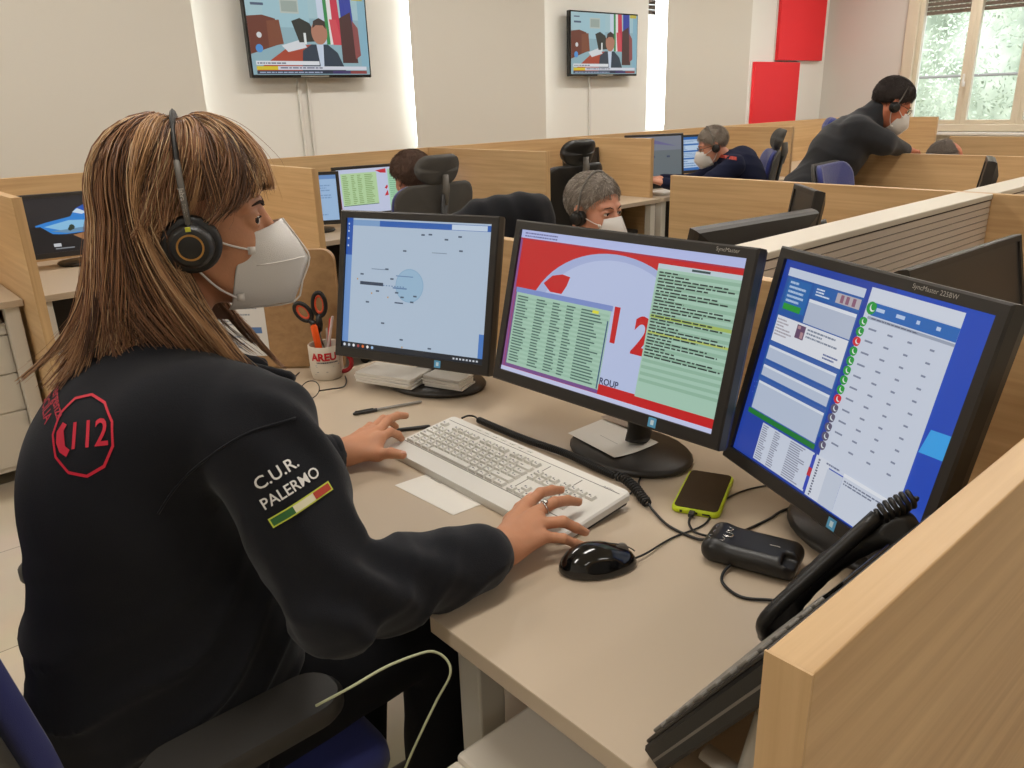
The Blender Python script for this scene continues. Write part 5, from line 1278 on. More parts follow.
def short_hair(HM, k, parent, m, seed=1, line=.045, thick=.010, grey=None, bald=False, crest=0., L=.021, n=3600):
    """cropped hair: a cap that thins out towards the hair line, with short strands combed back over it"""
    f = Field((-.14, -.11, -.10), (.14, .11, .16), .0032)
    P = f.P; xx = np.clip((P[..., 0]-.015)/.055, 0, 1)
    lim = np.where(P[..., 0] > .015, (line-.004*np.abs(P[..., 1])/.05)*xx+(.004)*(1-xx), np.where(P[..., 0] > -.035, .004+(.015-P[..., 0])*-.35, -.0135+(P[..., 0]+.035)*.85))
    base = f.smin(f.ell((-.014, 0, .034), (.094, .075, .080)), f.ell((.034, 0, -.028), (.056, .055, .084)), .02)
    th = (thick+crest*np.clip((P[..., 2]-.06)/.05, 0, 1))*np.clip((P[..., 2]-lim)/.022, 0, 1)
    d = base-th
    d = np.maximum(d, lim-P[..., 2])
    ear = f.ell((-.004, .078, -.012), (.019, .02, .034)); ear2 = f.ell((-.004, -.078, -.012), (.019, .02, .034))
    d = np.maximum(d, -ear); d = np.maximum(d, -ear2)
    if bald:
        d = np.maximum(d, .055-np.sqrt((P[..., 0]-.045)**2+P[..., 1]**2*.8+np.maximum(P[..., 2]-.05, 0)**2*0)) 
    f.d = (d+wav(P, seed, 5, 160, .0012)).astype(np.float32)
    pts, fs = f.mesh(); o = np_mesh('hair', xf(HM @ Matrix.Scale(k, 4), pts), fs, m, parent, relax=1)
    g = np.random.default_rng(seed); pick = pts[g.integers(0, len(pts), n)]
    nrm = pick-np.array([-.01, 0, .02]); nrm /= np.linalg.norm(nrm, axis=1, keepdims=True)
    keep = np.linalg.norm(pick-np.array([-.014, 0, .03]), axis=1) > .066; pick, nrm = pick[keep], nrm[keep]
    flow = np.stack([-.35+.9*(pick[:, 0] > .03)*.6, np.sign(pick[:, 1])*.25, -.75*(np.abs(nrm[:, 2]) < .75)+0*pick[:, 0]], -1)+g.normal(0, .28, pick.shape)
    flow -= nrm*(flow*nrm).sum(1, keepdims=True); flow /= np.linalg.norm(flow, axis=1, keepdims=True)+1e-6
    ss = np.linspace(0, 1, 4)[None, :, None]; Lk = (L*g.uniform(.6, 1.25, len(pick)))[:, None, None]
    path = pick[:, None, :]+nrm[:, None, :]*(.001+.0035*np.sin(ss*2.4))+flow[:, None, :]*ss*Lk
    rad = (g.uniform(.0008, .0014, len(pick))[:, None])*np.linspace(1, .35, 4)[None, :]*(L/.016)
    A_ = np.array(HM @ Matrix.Scale(k, 4)); strands('hair_strands', path@A_[:3, :3].T+A_[:3, 3], rad, [m, grey or m], (g.random(len(pick)) < .4).astype(int), o, n=3)
    return o

def person(name_label, pos, yaw, pitch, J, top, skin='sk_a', hair=None, hairargs={}, k=1., mask=True, hs='small', group=None, trousers='trous', glasses=False, boom=None, roll=0., vox=.011, topname='sweatshirt', legs=True, bulk=1., collar=.035, earvox=.004, origin=None, extra=None):
    """J: sh_r sh_l el_r el_l wr_r wr_l neck chest waist pelvis kn_r kn_l an_r an_l in world metres"""
    t = thing('person', name_label, 'person', origin or (J['pelvis'][0], J['pelvis'][1], 0), group=group)
    inv = -Vector(t.location)
    HM = T(*(Vector(pos)+inv)) @ Matrix.Rotation(math.radians(yaw), 4, 'Z') @ rot('Y', pitch) @ rot('X', roll)
    J = {a: Vector(b_)+inv for a, b_ in J.items()}
    f = Field((-.13*k, -.11*k, -.13*k), (.13*k, .11*k, .13*k), earvox); head_field(f, k)
    nk = HM.inverted() @ J['neck']; f2lo = min(-.13*k, nk.z-.04)
    f = Field((min(-.13*k, nk.x-.07), -.11*k, f2lo), (.13*k, .11*k, .13*k), earvox); head_field(f, k)
    f.add(f.cap((-.018*k, 0, -.045*k), tuple(nk), .050*k, .056*k), .02)
    pts, fs = f.mesh(); groups = [(xf(HM, pts), fs, 0)]+eye_groups(HM, k, 2, 3)+brow_group(HM, k, 4)
    for s, w_, e_ in (('r', 'wr_r', 'el_r'), ('l', 'wr_l', 'el_l')):
        if w_ in J:
            a = J[w_]; d = (a-J[e_]).normalized(); up = Vector((0, 0, 1)); sd = d.cross(up).normalized()*(1 if s == 'r' else -1); up = sd.cross(d)*(1 if s == 'r' else -1)
            if up.z < 0: up = -up
            H_ = {'wrist': a}; base = a+d*.085
            for q, o_, L in (('i', -.030, .072), ('m', -.010, .080), ('r', .010, .074), ('l', .028, .058)):
                m_ = base+sd*o_-d*(abs(o_)*.25); H_['m'+q] = m_; H_[q+'p'] = m_+d*L*.45+up*.006; H_[q+'d'] = m_+d*L*.75-up*.003; H_[q+'t'] = m_+d*L*.98-up*.012
            H_['th0'] = a+d*.02-sd*.02; H_['th1'] = a+d*.05-sd*.042-up*.006; H_['th2'] = a+d*.082-sd*.052-up*.010; H_['tt'] = a+d*.105-sd*.05-up*.012
            groups += hand_groups({q: tuple(v) for q, v in H_.items()}, s, vox=.004, nails=False)
    mb = MB(); mb.tube([J['neck']+Vector((0, 0, .03)), J['neck']-Vector((0, 0, .06)), J['chest'], J['waist'], J['pelvis']], [.045, .06, .09, .09, .09], None, n=12)
    for s in ('r', 'l'): mb.tube([J['neck']-Vector((0, 0, .04)), J['sh_'+s], J['el_'+s], J['wr_'+s]], [.04, .04, .034, .022], None, n=10)
    p, q = mb_arrays(mb); groups.append((p, q, 0))
    parts_mesh('body', groups, t, [M[skin], M['nail'], M['eye'], M['iris'], M['brow']])
    # clothing
    pts_ = [J[q] for q in J if q[:2] in ('sh', 'el', 'wr', 'ne', 'ch', 'wa', 'pe')]
    lo = [min(p[i] for p in pts_)-.24 for i in range(3)]; hi = [max(p[i] for p in pts_)+.24 for i in range(3)]; hi[2] = J['neck'].z+.10
    f = Field(lo, hi, vox); across = (J['sh_l']-J['sh_r']).normalized(); upv = (J['chest']-J['pelvis']).normalized(); fwd = across.cross(upv).normalized(); R = np.array([list(fwd), list(across), list(upv)]).T
    f.add(f.ell(tuple(J['chest']), (.125*k*bulk, .18*k*bulk, .20*k), R)); f.add(f.ell(tuple(J['waist']), (.125*k*bulk, .165*k*bulk, .16*k), R), .06); f.add(f.ell(tuple(J['pelvis']+upv*.04), (.14*k, .18*k, .12*k), R), .06)
    for s in ('r', 'l'):
        f.add(f.cap(tuple(J['neck']-upv*.03), tuple(J['sh_'+s]), .062*k, .060*k), .05)
        f.add(f.cap(tuple(J['sh_'+s]), tuple(J['el_'+s]), .064*k*bulk, .052*k*bulk), .03); f.add(f.cap(tuple(J['el_'+s]), tuple(J['wr_'+s]), .051*k*bulk, .036*k), .02)
    f.add(f.cap(tuple(J['neck']-upv*.03), tuple(J['neck']+(J['neck']-J['chest']).normalized()*collar), .070*k*bulk, .058*k*(.5+.5*bulk)), .025)
    f.d += (wav(f.P, 11, 5, 22, .006)-.004*np.maximum(np.sin(f.P[..., 2]*70+f.P[..., 0]*38+2*np.sin(f.P[..., 1]*20)), 0)**2).astype(np.float32)
    pts, fs = f.mesh(); cl = np_mesh(topname, pts, fs, top, t, relax=1)
    if legs:
        pts_ = [J[q] for q in ('pelvis', 'kn_r', 'kn_l', 'an_r', 'an_l')]; lo = [min(p[i] for p in pts_)-.2 for i in range(3)]; hi = [max(p[i] for p in pts_)+.2 for i in range(3)]; hi[2] = J['pelvis'].z+.05; lo[2] = -.0+min(J['an_r'].z, J['an_l'].z)-.08
        f = Field(lo, hi, .014); f.add(f.ell(tuple(J['pelvis']), (.13*k, .17*k, .12*k), R))
        for s, o_ in (('r', -1), ('l', 1)):
            hp = J['pelvis']+across*o_*.09; f.add(f.cap(tuple(hp), tuple(J['kn_'+s]), .082*k, .062*k), .03); f.add(f.cap(tuple(J['kn_'+s]), tuple(J['an_'+s]), .060*k, .048*k), .02)
        pts, fs = f.mesh(); np_mesh('trousers', pts, fs, M[trousers], t)
        for s in ('r', 'l'):
            a = J['an_'+s]; fd = Vector((math.cos(math.radians(yaw)), math.sin(math.radians(yaw)), 0)); z0 = inv.z+0
            f = Field((a.x-.22, a.y-.22, -.002), (a.x+.22, a.y+.22, .14), .007); f.add(f.cap((a.x, a.y, .05), (a.x, a.y, .09), .042)); f.add(f.cap((a.x, a.y, .038), tuple(Vector((a.x, a.y, .036))+fd*.15), .038, .034), .02); f.d = np.maximum(f.d, .002-f.P[..., 2])
            pts, fs = f.mesh(); np_mesh('shoe', pts, fs, M['black'], t)
    if hair: short_hair(HM, k, t, hair, **hairargs)
    if mask: mask_mesh('face_mask', HM, t, k, seam=False)
    if hs: headset(HM, t, k, big=(hs == 'big'), boom=boom)
    if glasses:
        mb = MB(); mb.X = HM @ Matrix.Scale(k, 4)
        for s in (-1, 1):
            mb.tube([(.098+.003*math.cos(a)*0-abs(.018*math.cos(a))*.15, s*.033+.021*math.cos(a), .0+.015*math.sin(a)) for a in [2*PI*i/20 for i in range(21)]], .0014, M['black'], n=5, cap=False)
            mb.tube([(.094, s*.054, .004), (.05, s*.074, .004), (-.005, s*.080, .0)], .0016, M['black'], n=5)
        mb.tube([(.1, -.012, .004), (.102, 0, .006), (.1, .012, .004)], .0014, M['black'], n=5); mb.build('glasses', t, smooth=True)
    if extra: extra(t, HM, J)
    return t, cl
# ---------------------------------------------------------------- the woman at the near desk
WOM = thing('person', 'woman with long brown hair, black headset and white mask typing in the foreground', 'person', (.185, 1.03, 0))
LO = Vector(WOM.location)
def wl(p): return Vector(p)+Vector((0, 0, DESK))-LO                      # desk-level coordinates -> the person's frame
HMW = T(*wl((.368, 1.023, .503))) @ rot('Z', -24) @ rot('Y', 2) @ Matrix.Scale(.94, 4)
f = Field((-.13, -.11, -.21), (.13, .11, .13), .0026); head_field(f)
nk = HMW.inverted() @ wl((.300, 1.03, .325)); f.add(f.cap((-.020, 0, -.045), tuple(nk), .046, .054), .02)
pts, fs = f.mesh()
RH = dict(wrist=(.6275, .7482, .036), mi=(.7223, .8014, .047), mm=(.7105, .7690, .051), mr=(.6960, .7440, .048), ml=(.6830, .7240, .040), ip=(.7482, .8000, .058), id=(.7783, .8049, .050), it=(.7995, .8062, .042),
          mp=(.7400, .7600, .060), md=(.7690, .7610, .052), mt=(.7900, .7590, .042), rp=(.7230, .7255, .048), rd=(.7410, .7165, .034), rt=(.7560, .7120, .022), lp=(.7060, .7080, .034), ld=(.7230, .7020, .022), lt=(.7370, .6990, .014),
          th0=(.655, .775, .028), th1=(.690, .803, .030), th2=(.722, .819, .034), tt=(.748, .824, .040), fore=(.55, .742, .040))
LH = dict(wrist=(.6367, 1.2023, .034), mi=(.702, 1.186, .046), mm=(.714, 1.208, .050), mr=(.711, 1.230, .046), ml=(.702, 1.250, .038), ip=(.728, 1.188, .050), id=(.748, 1.195, .036), it=(.760, 1.202, .022),
          mp=(.7477, 1.2230, .060), md=(.7780, 1.2400, .054), mt=(.8040, 1.2495, .044), rp=(.752, 1.250, .052), rd=(.775, 1.262, .036), rt=(.792, 1.270, .018), lp=(.733, 1.270, .038), ld=(.752, 1.281, .024), lt=(.764, 1.288, .012),
          th0=(.655, 1.180, .026), th1=(.680, 1.162, .028), th2=(.692, 1.134, .036), tt=(.7, 1.108, .038), fore=(.56, 1.21, .036))
groups = [(xf(HMW, pts), fs, 0)]+eye_groups(HMW, 1., 2, 3, -.8)+brow_group(HMW, 1., 4)
for H_, s in ((RH, 'r'), (LH, 'l')): groups += hand_groups({q: tuple(wl(v)) for q, v in H_.items()}, s, vox=.0017, r=.93)
# torso, arms and legs under the clothes, so that the figure is whole
fb = Field((-.20, -.30, .40), (.52, .30, 1.10), .014); B = lambda p: tuple(wl(p))
fb.add(fb.ell(B((.205, 1.03, .13)), (.085, .13, .17))); fb.add(fb.ell(B((.19, 1.03, -.10)), (.085, .13, .16)), .05); fb.add(fb.cap(B((.28, 1.03, .26)), B((.30, 1.03, .33)), .05), .04)
for sh, el, wr in (((.33, .875, .275), (.375, .76, .05), (.61, .744, .036)), ((.33, 1.19, .275), (.40, 1.27, .05), (.62, 1.205, .034))):
    fb.add(fb.cap(B((.27, 1.03, .27)), B(sh), .04, .04), .03); fb.add(fb.cap(B(sh), B(el), .040, .032), .02); fb.add(fb.cap(B(el), B(wr), .032, .022), .01)
p_, f_ = fb.mesh(); groups.append((p_, f_, 0))
parts_mesh('body', groups, WOM, [M['sk_w'], M['nail'], M['eye'], M['iris'], M['brow']])

# ---- sweatshirt
f = Field((-.19, -.36, .36), (.50, .34, DESK+.40), .006); B = lambda p: tuple(wl(p)); P = f.P
f.add(f.ell(B((.222, 1.02, .12)), (.122, .160, .21))); f.add(f.ell(B((.198, 1.02, -.07)), (.134, .172, .17)), .07); f.add(f.ell(B((.20, 1.02, -.20)), (.150, .19, .11)), .05); f.add(f.ell(B((.285, .985, -.04)), (.115, .150, .17)), .06)
f.add(f.cap(B((.270, .93, .275)), B((.278, 1.11, .275)), .068), .06)
f.add(f.cap(B((.295, 1.03, .30)), B((.345, .870, .270)), .060, .066), .05); f.add(f.cap(B((.295, 1.03, .30)), B((.335, 1.17, .262)), .058, .062), .05)
arm_r = f.smin(f.cap(B((.345, .868, .262)), B((.378, .768, .062)), .074, .066), f.cap(B((.378, .768, .062)), B((.575, .742, .043)), .063, .046), .02)
arm_r = arm_r+.0065*np.sin(P[..., 0]*78+P[..., 2]*46+1.5*np.sin(P[..., 1]*60))*np.clip(1-np.abs(P[..., 0]-.215)/.17, 0, 1)
arm_l = f.smin(f.cap(B((.335, 1.17, .255)), B((.405, 1.27, .060)), .072, .060), f.cap(B((.405, 1.27, .060)), B((.59, 1.207, .038)), .056, .042), .02)
f.add(arm_r, .018); f.add(arm_l, .018)
u = P[..., 2]*1.0-P[..., 0]*.62                                            # slanting folds over the side and the back
fold = np.sin(u*88+2.0*np.sin(P[..., 1]*15+P[..., 0]*9)+1.2*np.sin(P[..., 0]*31))
low = np.clip((DESK+.16-P[..., 2])/.22, 0, 1)
f.d += (-.0085*np.maximum(fold, 0)**2*low+wav(P, 5, 4, 20, .0035)).astype(np.float32)
# collar
f.add(f.cap(B((.292, 1.03, .300)), B((.312, 1.027, .345)), .066, .062), .02); 
f.add(f.cap(B((.352, .992, .318)), B((.448, .985, .278)), .016, .011), .02)
f.add(f.cap(B((.352, 1.06, .318)), B((.440, 1.05, .285)), .016, .011), .02)
pts, fs = f.mesh(); SW = np_mesh('sweatshirt', pts, fs, M['cloth'], WOM, relax=1); SW['label'] = 'black sweatshirt with red and white embroidery'
for a_, b_ in (((.548, .746, .040), (.617, .747, .037)), ((.565, 1.215, .038), (.628, 1.203, .035))):
    mb = MB(); cuff(mb, wl(a_), wl(b_), .036, M['cloth']); mb.build('cuff', SW, smooth=True)
# armhole seam, a thin ridge laid on the cloth
me = SW.data; bvh = BVHTree.FromPolygons([v.co.copy() for v in me.vertices], [tuple(p.vertices) for p in me.polygons])
CAMW = Vector((0, 0, DESK+.63))-LO
def ray_px(px, py): return (R_*((px-512)/790.)+U_*(-(py-384)/790.)+F_).normalized()
def project_art(vs, c, nrm, up, lift=.0012):
    """lay flat artwork (x right, y up) on the cloth round the point c, looking against nrm"""
    nrm = Vector(nrm).normalized(); up = Vector(up); up = (up-nrm*up.dot(nrm)).normalized(); rt = up.cross(nrm)
    out = []
    for x, y, z in vs:
        o = Vector(c)+rt*x+up*y+nrm*.12; hit, hn, _, _ = bvh.ray_cast(o, -nrm, .3)
        out.append(tuple((hit if hit is not None else Vector(c)+rt*x+up*y)+(nrm*(lift+z) if hit is not None else Vector())))
    return out
def subdivide_art(a, L=.004):
    bm = bmesh.new(); vs = [bm.verts.new(v) for v in a.v]
    for f_, c_ in zip(a.f, a.c):
        try: bm.faces.new([vs[i] for i in f_])
        except Exception: pass
    return bm
def emb(name, art, c, nrm, up, label=None):
    a2 = Art(1, 1, M['thread'] if 'thread' in M else M['print'])
    # refine long faces so the stitching follows the cloth
    V = list(art.v); F = []; Cc = []
    for f_, c_ in zip(art.f, art.c):
        if len(f_) == 4:
            p = [Vector(V[i]) for i in f_]; n1 = max(1, int(max((p[1]-p[0]).length, (p[2]-p[3]).length)/.005)); n2 = max(1, int(max((p[3]-p[0]).length, (p[2]-p[1]).length)/.005))
            for i in range(n1):
                for j in range(n2):
                    q = [p[0].lerp(p[1], u).lerp(p[3].lerp(p[2], u), v) for u, v in ((i/n1, j/n2), ((i+1)/n1, j/n2), ((i+1)/n1, (j+1)/n2), (i/n1, (j+1)/n2))]
                    k = len(V); V += [tuple(x) for x in q]; F.append((k, k+1, k+2, k+3)); Cc.append(c_)
        else: F.append(f_); Cc.append(c_)
    a2.v = project_art(V, c, nrm, up); a2.f = F; a2.c = Cc; a2.m = [0]*len(F); a2.mats = [art.mt]
    o = a2.build(name, SW); 
    if label: o['label'] = label
    return o
def ringart(a, u, v, rx, ry, th, col, n=48, a0=0, a1=2*PI, rot_=0):
    a.col = lin(col); a.z += a.step
    for i in range(n):
        t0, t1 = a0+(a1-a0)*i/n, a0+(a1-a0)*(i+1)/n
        q = [(u+(rx-d)*math.cos(t), v-(ry-d)*math.sin(t)) for t, d in ((t0, 0), (t1, 0), (t1, th), (t0, th))]
        a.add([a.p(*x) for x in q], [(0, 1, 2, 3)], a.mt)
def hit_px(px, py):
    h_, n_, _, _ = bvh.ray_cast(CAMW, ray_px(px, py), 5); return h_, n_
# sleeve patch: C.U.R. / PALERMO over a small tricolour bar
a = Art(.085, .085, M['print'], .0003)
a.text('C.U.R.', .44, .20, .17, 'e8e6e2', bold=.012); a.text('PALERMO', .5, .47, .155, 'e8e6e2', bold=.012, sx=.92)
a.rect(.04, .66, .98, .80, 'c9d44a'); a.rect(.06, .68, .38, .78, '2f6a34'); a.rect(.38, .68, .70, .78, 'e4dfc0'); a.rect(.70, .68, .96, .78, 'b8402c')
h_, n_ = hit_px(293, 490); vd = ray_px(293, 490)
rgt = (R_*.86+U_*.50); nr = (-vd*.75+Vector(n_)*.25 if n_.dot(vd) < 0 else -vd*.75-Vector(n_)*.25)
emb('sleeve_lettering', a, h_, nr, (U_*.84-R_*.54), 'white lettering C.U.R. PALERMO over a tricolour bar')
# back emblem: red outline with a handset and 112
a = Art(.085, .105, M['print'], .0003)
ringart(a, .5, .5, .48, .48, .035, 'd22238', n=11)
a.text('112', .58, .54, .30, 'd22238', bold=.012, sx=.80, ang=-14)
a.poly([(.13, .36), (.24, .28), (.30, .33), (.24, .38), (.23, .56), (.29, .62), (.22, .68), (.13, .60), (.10, .48)], 'd22238')
h_, n_ = hit_px(82, 434); vd = ray_px(82, 434); nr = -vd*.5+Vector(n_)*.5*(1 if n_.dot(vd) < 0 else -1)
emb('back_emblem', a, h_, nr, (U_*.93-R_*.30), 'red emblem with 112')
a = Art(.075, .042, M['print'], .0003); a.text('emergenza', .5, .3, .32, 'c42038', bold=.01); a.text('SICILIA', .5, .72, .32, 'c42038', bold=.01)
h_, n_ = hit_px(52, 402)
if h_ is not None:
    vd = ray_px(52, 402); nr = -vd*.35+Vector(n_)*.65*(1 if n_.dot(vd) < 0 else -1); emb('back_lettering', a, h_, nr, (U_*.62+R_*.72), 'small red lettering')
mb = MB()
seam = []
for px, py in ((158, 514), (170, 495), (186, 476), (205, 460), (226, 445), (250, 432), (275, 424), (296, 418)):
    h_, n_ = hit_px(px, py)
    if h_ is not None: seam.append(h_+(-ray_px(px, py))*.0004)
if len(seam) > 3: mb.tube(smooth_path(seam, 3), .0016, M['cloth'], n=6); mb.build('armhole_seam', SW, smooth=True)

# ---- trousers and shoes
f = Field((-.17, -.26, 0.0), (.62, .26, .66), .012)
f.add(f.ell(tuple(wl((.185, 1.03, -.20))), (.135, .175, .10)))
for y, yk in ((.94, .90), (1.12, 1.14)):
    f.add(f.cap(tuple(wl((.20, y, -.20))), tuple(wl((.61, yk, -.165))), .080, .062), .03); f.add(f.cap(tuple(wl((.61, yk, -.165))), tuple(wl((.56, yk, -.66))), .060, .045), .02)
f.d += wav(f.P, 8, 4, 24, .003)
pts, fs = f.mesh(); np_mesh('trousers', pts, fs, M['trous'], WOM)
for yk in (.90, 1.14):
    a = wl((.56, yk, -.74)); f = Field((a.x-.10, a.y-.07, 0.001), (a.x+.23, a.y+.07, .14), .006); f.add(f.cap((a.x, a.y, .05), (a.x, a.y, .09), .040)); f.add(f.cap((a.x, a.y, .034), (a.x+.15, a.y, .032), .034, .030), .02); f.d = np.maximum(f.d, .002-f.P[..., 2]); pts, fs = f.mesh(); np_mesh('shoe', pts, fs, M['black'], WOM)

# ---- mask, headset, ring
mask_mesh('face_mask', HMW, WOM)
hb = headset(HMW, WOM, big=True, tilt=-4)
a = Art(.045, .006, M['print']); a.text('Jabra', .3, .5, .9, 'c9c2b8', bold=.02); a.text('EVOLVE', .72, .5, .55, 'c9c2b8')
XB = HMW @ rot('Y', -4) @ frame((.0, -.1040, .032), (0, 0, -1), (1, 0, 0), (0, -1, 0))
a.v = [tuple(XB @ Vector((v[0], v[1], v[2]+.0018))) for v in a.v]; a.build('band_lettering', hb)
MB().box((0, -.1195, .001), (.006, .004, .005), mat('lime_tab', 'c9c83a', .4), HMW @ rot('Y', -4)).build('volume_mark', hb)
mb = MB(); c_ = wl((.7185, .7665, .0535)); d = (wl(RH['mp'])-wl(RH['mm'])).normalized(); u_ = d.orthogonal().normalized(); v_ = d.cross(u_)
mb.tube([c_+d*.006+(u_*math.cos(t)+v_*math.sin(t))*.0103 for t in [2*PI*i/24 for i in range(25)]], .0013, M['chrome'], n=6, cap=False); mb.ellipsoid(c_+d*.006+Vector((0, -.002, .0112)), (.004, .004, .0028), M['chrome']); mb.build('finger_ring', WOM, smooth=True)

# ---- hair: an inner hull and many strands that follow the same flow
M['hair0'] = mat('hair_dark', '5c3f2c', .45, spec=.5); M['hair1'] = mat('hair_brown', '94694a', .4, spec=.5); M['hair2'] = mat('hair_caramel', 'bb9066', .4, spec=.5); M['hair3'] = mat('hair_blond', 'dbba90', .4, spec=.5)
def hairpoint(phi, s, lift=0.):
    """phi: degrees round the head (0 = face, -90 = right); s: 0 crown .. 1 tip. arrays allowed"""
    phi = np.asarray(phi, float)+0*np.asarray(s, float); s = np.asarray(s, float)+0*phi
    ap = np.abs(phi); sg = np.where(phi < 0, -1., 1.)
    front = np.clip((104-ap)/14, 0, 1); front = front*front*(3-2*front)      # 1 over the face and temples, 0 behind the ears
    over = .38; sb = np.minimum(s/over, 1.); fall = np.maximum((s-over)/(1-over), 0.)
    back_to = 108+.10*np.maximum(ap-50, 0)                                   # side hair is combed back behind the ear
    w = np.clip((sb-.45)/.5, 0, 1); w = w*w*(3-2*w)
    apb = np.where(ap < back_to, ap+(back_to-ap)*w, ap); ph_b = sg*apb
    a_, b_, c_ = .104+lift, .0885+lift, .092+lift
    def pos(th, ph):
        cp, sp = np.cos(np.radians(ph)), np.sin(np.radians(ph))
        return np.stack([np.sin(th)*cp*np.where(cp < 0, a_*1.03, a_*1.02)-.010, np.sin(th)*sp*b_, np.cos(th)*c_+.028+.010*np.sin(2*th)], -1)
    pf = pos(np.radians(86-3*np.clip(ap/60, 0, 1))*np.minimum(s, 1.), sg*(ap+20*np.clip((ap-30)/40, 0, 1)*s**2)); dr = np.clip((ap-30)/35, 0, 1)*s**4; pf = pf+np.stack([-.010*dr, 0*dr, -.040*dr], -1); pb = pos(np.radians(98)*sb, ph_b)
    L = .168+.045*np.clip((150-apb)/40, 0, 1)
    out = .012*np.sin(fall*PI*.9)+.062*fall**3*np.clip((apb-125)/45, 0, 1)
    fwd = .120*fall**1.25*np.clip((138-apb)/26, 0, 1)
    cp, sp = np.cos(np.radians(ph_b)), np.sin(np.radians(ph_b))
    pb = pb+np.stack([cp*out+fwd, sp*(out*.9+.012*fall), -L*fall], -1)
    return pf*front[..., None]+pb*(1-front[..., None])
# inner hull
M['hairin'] = mat('hair_under', '6b4a33', .6)
NP, NS = 120, 30; ph_ = np.linspace(-180, 180, NP+1)[:-1]; ss = np.linspace(0.0, .90, NS)
G = hairpoint(ph_[:, None]+0*ss[None], ss[None]+0*ph_[:, None], -.0075+.0022*np.sin(ph_[:, None]*.9)); bw = np.exp(-((G[..., 0]+.004)/.015)**2)*(G[..., 2] > -.02); G[..., 1] *= 1-.10*bw; G[..., 2] = .02+(G[..., 2]-.02)*(1-.085*bw); V = G.reshape(-1, 3); F = []
for i in range(NP):
    for j in range(NS-1): a = i*NS+j; b2 = ((i+1) % NP)*NS+j; F.append((a, b2, b2+1, a+1))
k0 = len(V); V = np.concatenate([V, V-np.array([0, 0, .004])]); F += [tuple(k0+x for x in q[::-1]) for q in F]
HR = np_mesh('hair', xf(HMW, V), F, M['hairin'], WOM); HR['label'] = 'long layered brown hair with blond highlights'
rng = np.random.default_rng(12); K, S = 6500, 18
ncl = 190; cph = rng.uniform(-180, 180, ncl); csh = rng.normal(0, .0035, ncl); cw = rng.uniform(0, 6.28, (ncl, 3)); camp = rng.uniform(.3, 1., ncl); clen = rng.uniform(.78, 1.20, ncl)
ci = rng.integers(0, ncl, K); s = np.linspace(.0, 1., S)[None, :]
side = np.clip((np.abs(cph[ci])-60)/40, 0, 1)[:, None]
phi = cph[ci][:, None]+rng.normal(0, 4.2, K)[:, None]*(1-.55*s)+7*np.sin(s*3.2+cw[ci, 0][:, None])*camp[ci][:, None]*s
phi = np.where(np.abs(cph[ci])[:, None] < 40, phi-14*s**1.5, phi)          # fringe swept across to the right
phi = (phi+180) % 360-180
sl = s*(clen[ci]*rng.uniform(.93, 1.03, K))[:, None]; start = rng.uniform(0, .10, K)[:, None]; sl = start+(sl-start)*s**.9 if False else np.clip(start+sl*(1-start), 0, 1.16)
lift = (csh[ci]+np.abs(rng.normal(0, .0035, K)))[:, None]+.004*np.sin(s*7+cw[ci, 1][:, None])*s+.004*s*(1-side)
Pp = hairpoint(phi, sl, np.clip(lift, -.003, .014))
wv = ((np.sin(s*8+cw[ci, 2][:, None])*.0075+np.sin(s*17+cw[ci, 0][:, None])*.0025)*s**1.1*camp[ci][:, None]*np.where(np.abs(phi) < 100, .45, 1.))[..., None]*np.stack([np.cos(np.radians(phi)+1.57), np.sin(np.radians(phi)+1.57), 0*phi], -1)
Pp = Pp+wv+rng.normal(0, .0008, (K, 1, 3))
fly = rng.random(K) < .05; Pp[fly] += (rng.normal(0, .010, (fly.sum(), 1, 3))*s[..., None]**1.5)
rad = (rng.uniform(.0006, .0012, K)[:, None])*(1-.6*s**3)*(1+0*s); rad[fly] *= .45
cc_ = rng.choice(4, ncl, p=[.24, .38, .25, .13]); mi = cc_[ci].copy(); q = rng.random(K) < .25; mi[q] = rng.choice(4, q.sum(), p=[.25, .35, .27, .13])
bw = np.exp(-((Pp[..., 0]+.004)/.015)**2)*(Pp[..., 2] > -.02); Pp[..., 1] *= 1-.10*bw; Pp[..., 2] = .02+(Pp[..., 2]-.02)*(1-.085*bw)
A_ = np.array(HMW); PW = Pp@A_[:3, :3].T+A_[:3, 3]
strands('hair_strands', PW, rad, [M['hair0'], M['hair1'], M['hair2'], M['hair3']], mi, HR)
# ---------------------------------------------------------------- the other people in the room
M['h_grey'] = mat('grey_brown_hair', '857a70', .7, bump=.6, bscale=500); M['h_dark'] = mat('dark_brown_hair', '2a1e19', .6, bump=.6, bscale=500); M['h_light'] = mat('light_grey_hair', '8f8377', .7, bump=.6, bscale=500); M['h_lt'] = mat('pale_grey_hair', 'b0a79b', .6); M['h_brown'] = mat('brown_hair', '5a4030', .6, bump=.6, bscale=400)
Z = DESK
# man with short grey hair and mask, facing the slatted screen on its far side
person('masked man with short grey hair and headset, his face just over the middle monitor', (1.925, 1.775, Z+.293), -86, 6,
       dict(neck=(1.915, 1.83, Z+.15), sh_r=(1.73, 1.84, Z+.06), sh_l=(2.11, 1.90, Z+.06), el_r=(1.68, 1.66, Z-.10), el_l=(2.20, 1.72, Z-.10), wr_r=(1.78, 1.46, Z+.04), wr_l=(2.10, 1.47, Z+.04), chest=(1.90, 1.90, Z-.04), waist=(1.90, 1.94, Z-.2), pelvis=(1.90, 1.97, .52),
            kn_r=(1.80, 1.56, .55), kn_l=(2.02, 1.56, .55), an_r=(1.80, 1.60, .09), an_l=(2.02, 1.60, .09)),
       M['navyj'], 'sk_a', M['h_grey'], dict(seed=3, grey=M['h_lt'], line=.060, thick=.006, crest=.002, L=.015), hs='small', k=.95, earvox=.0035)
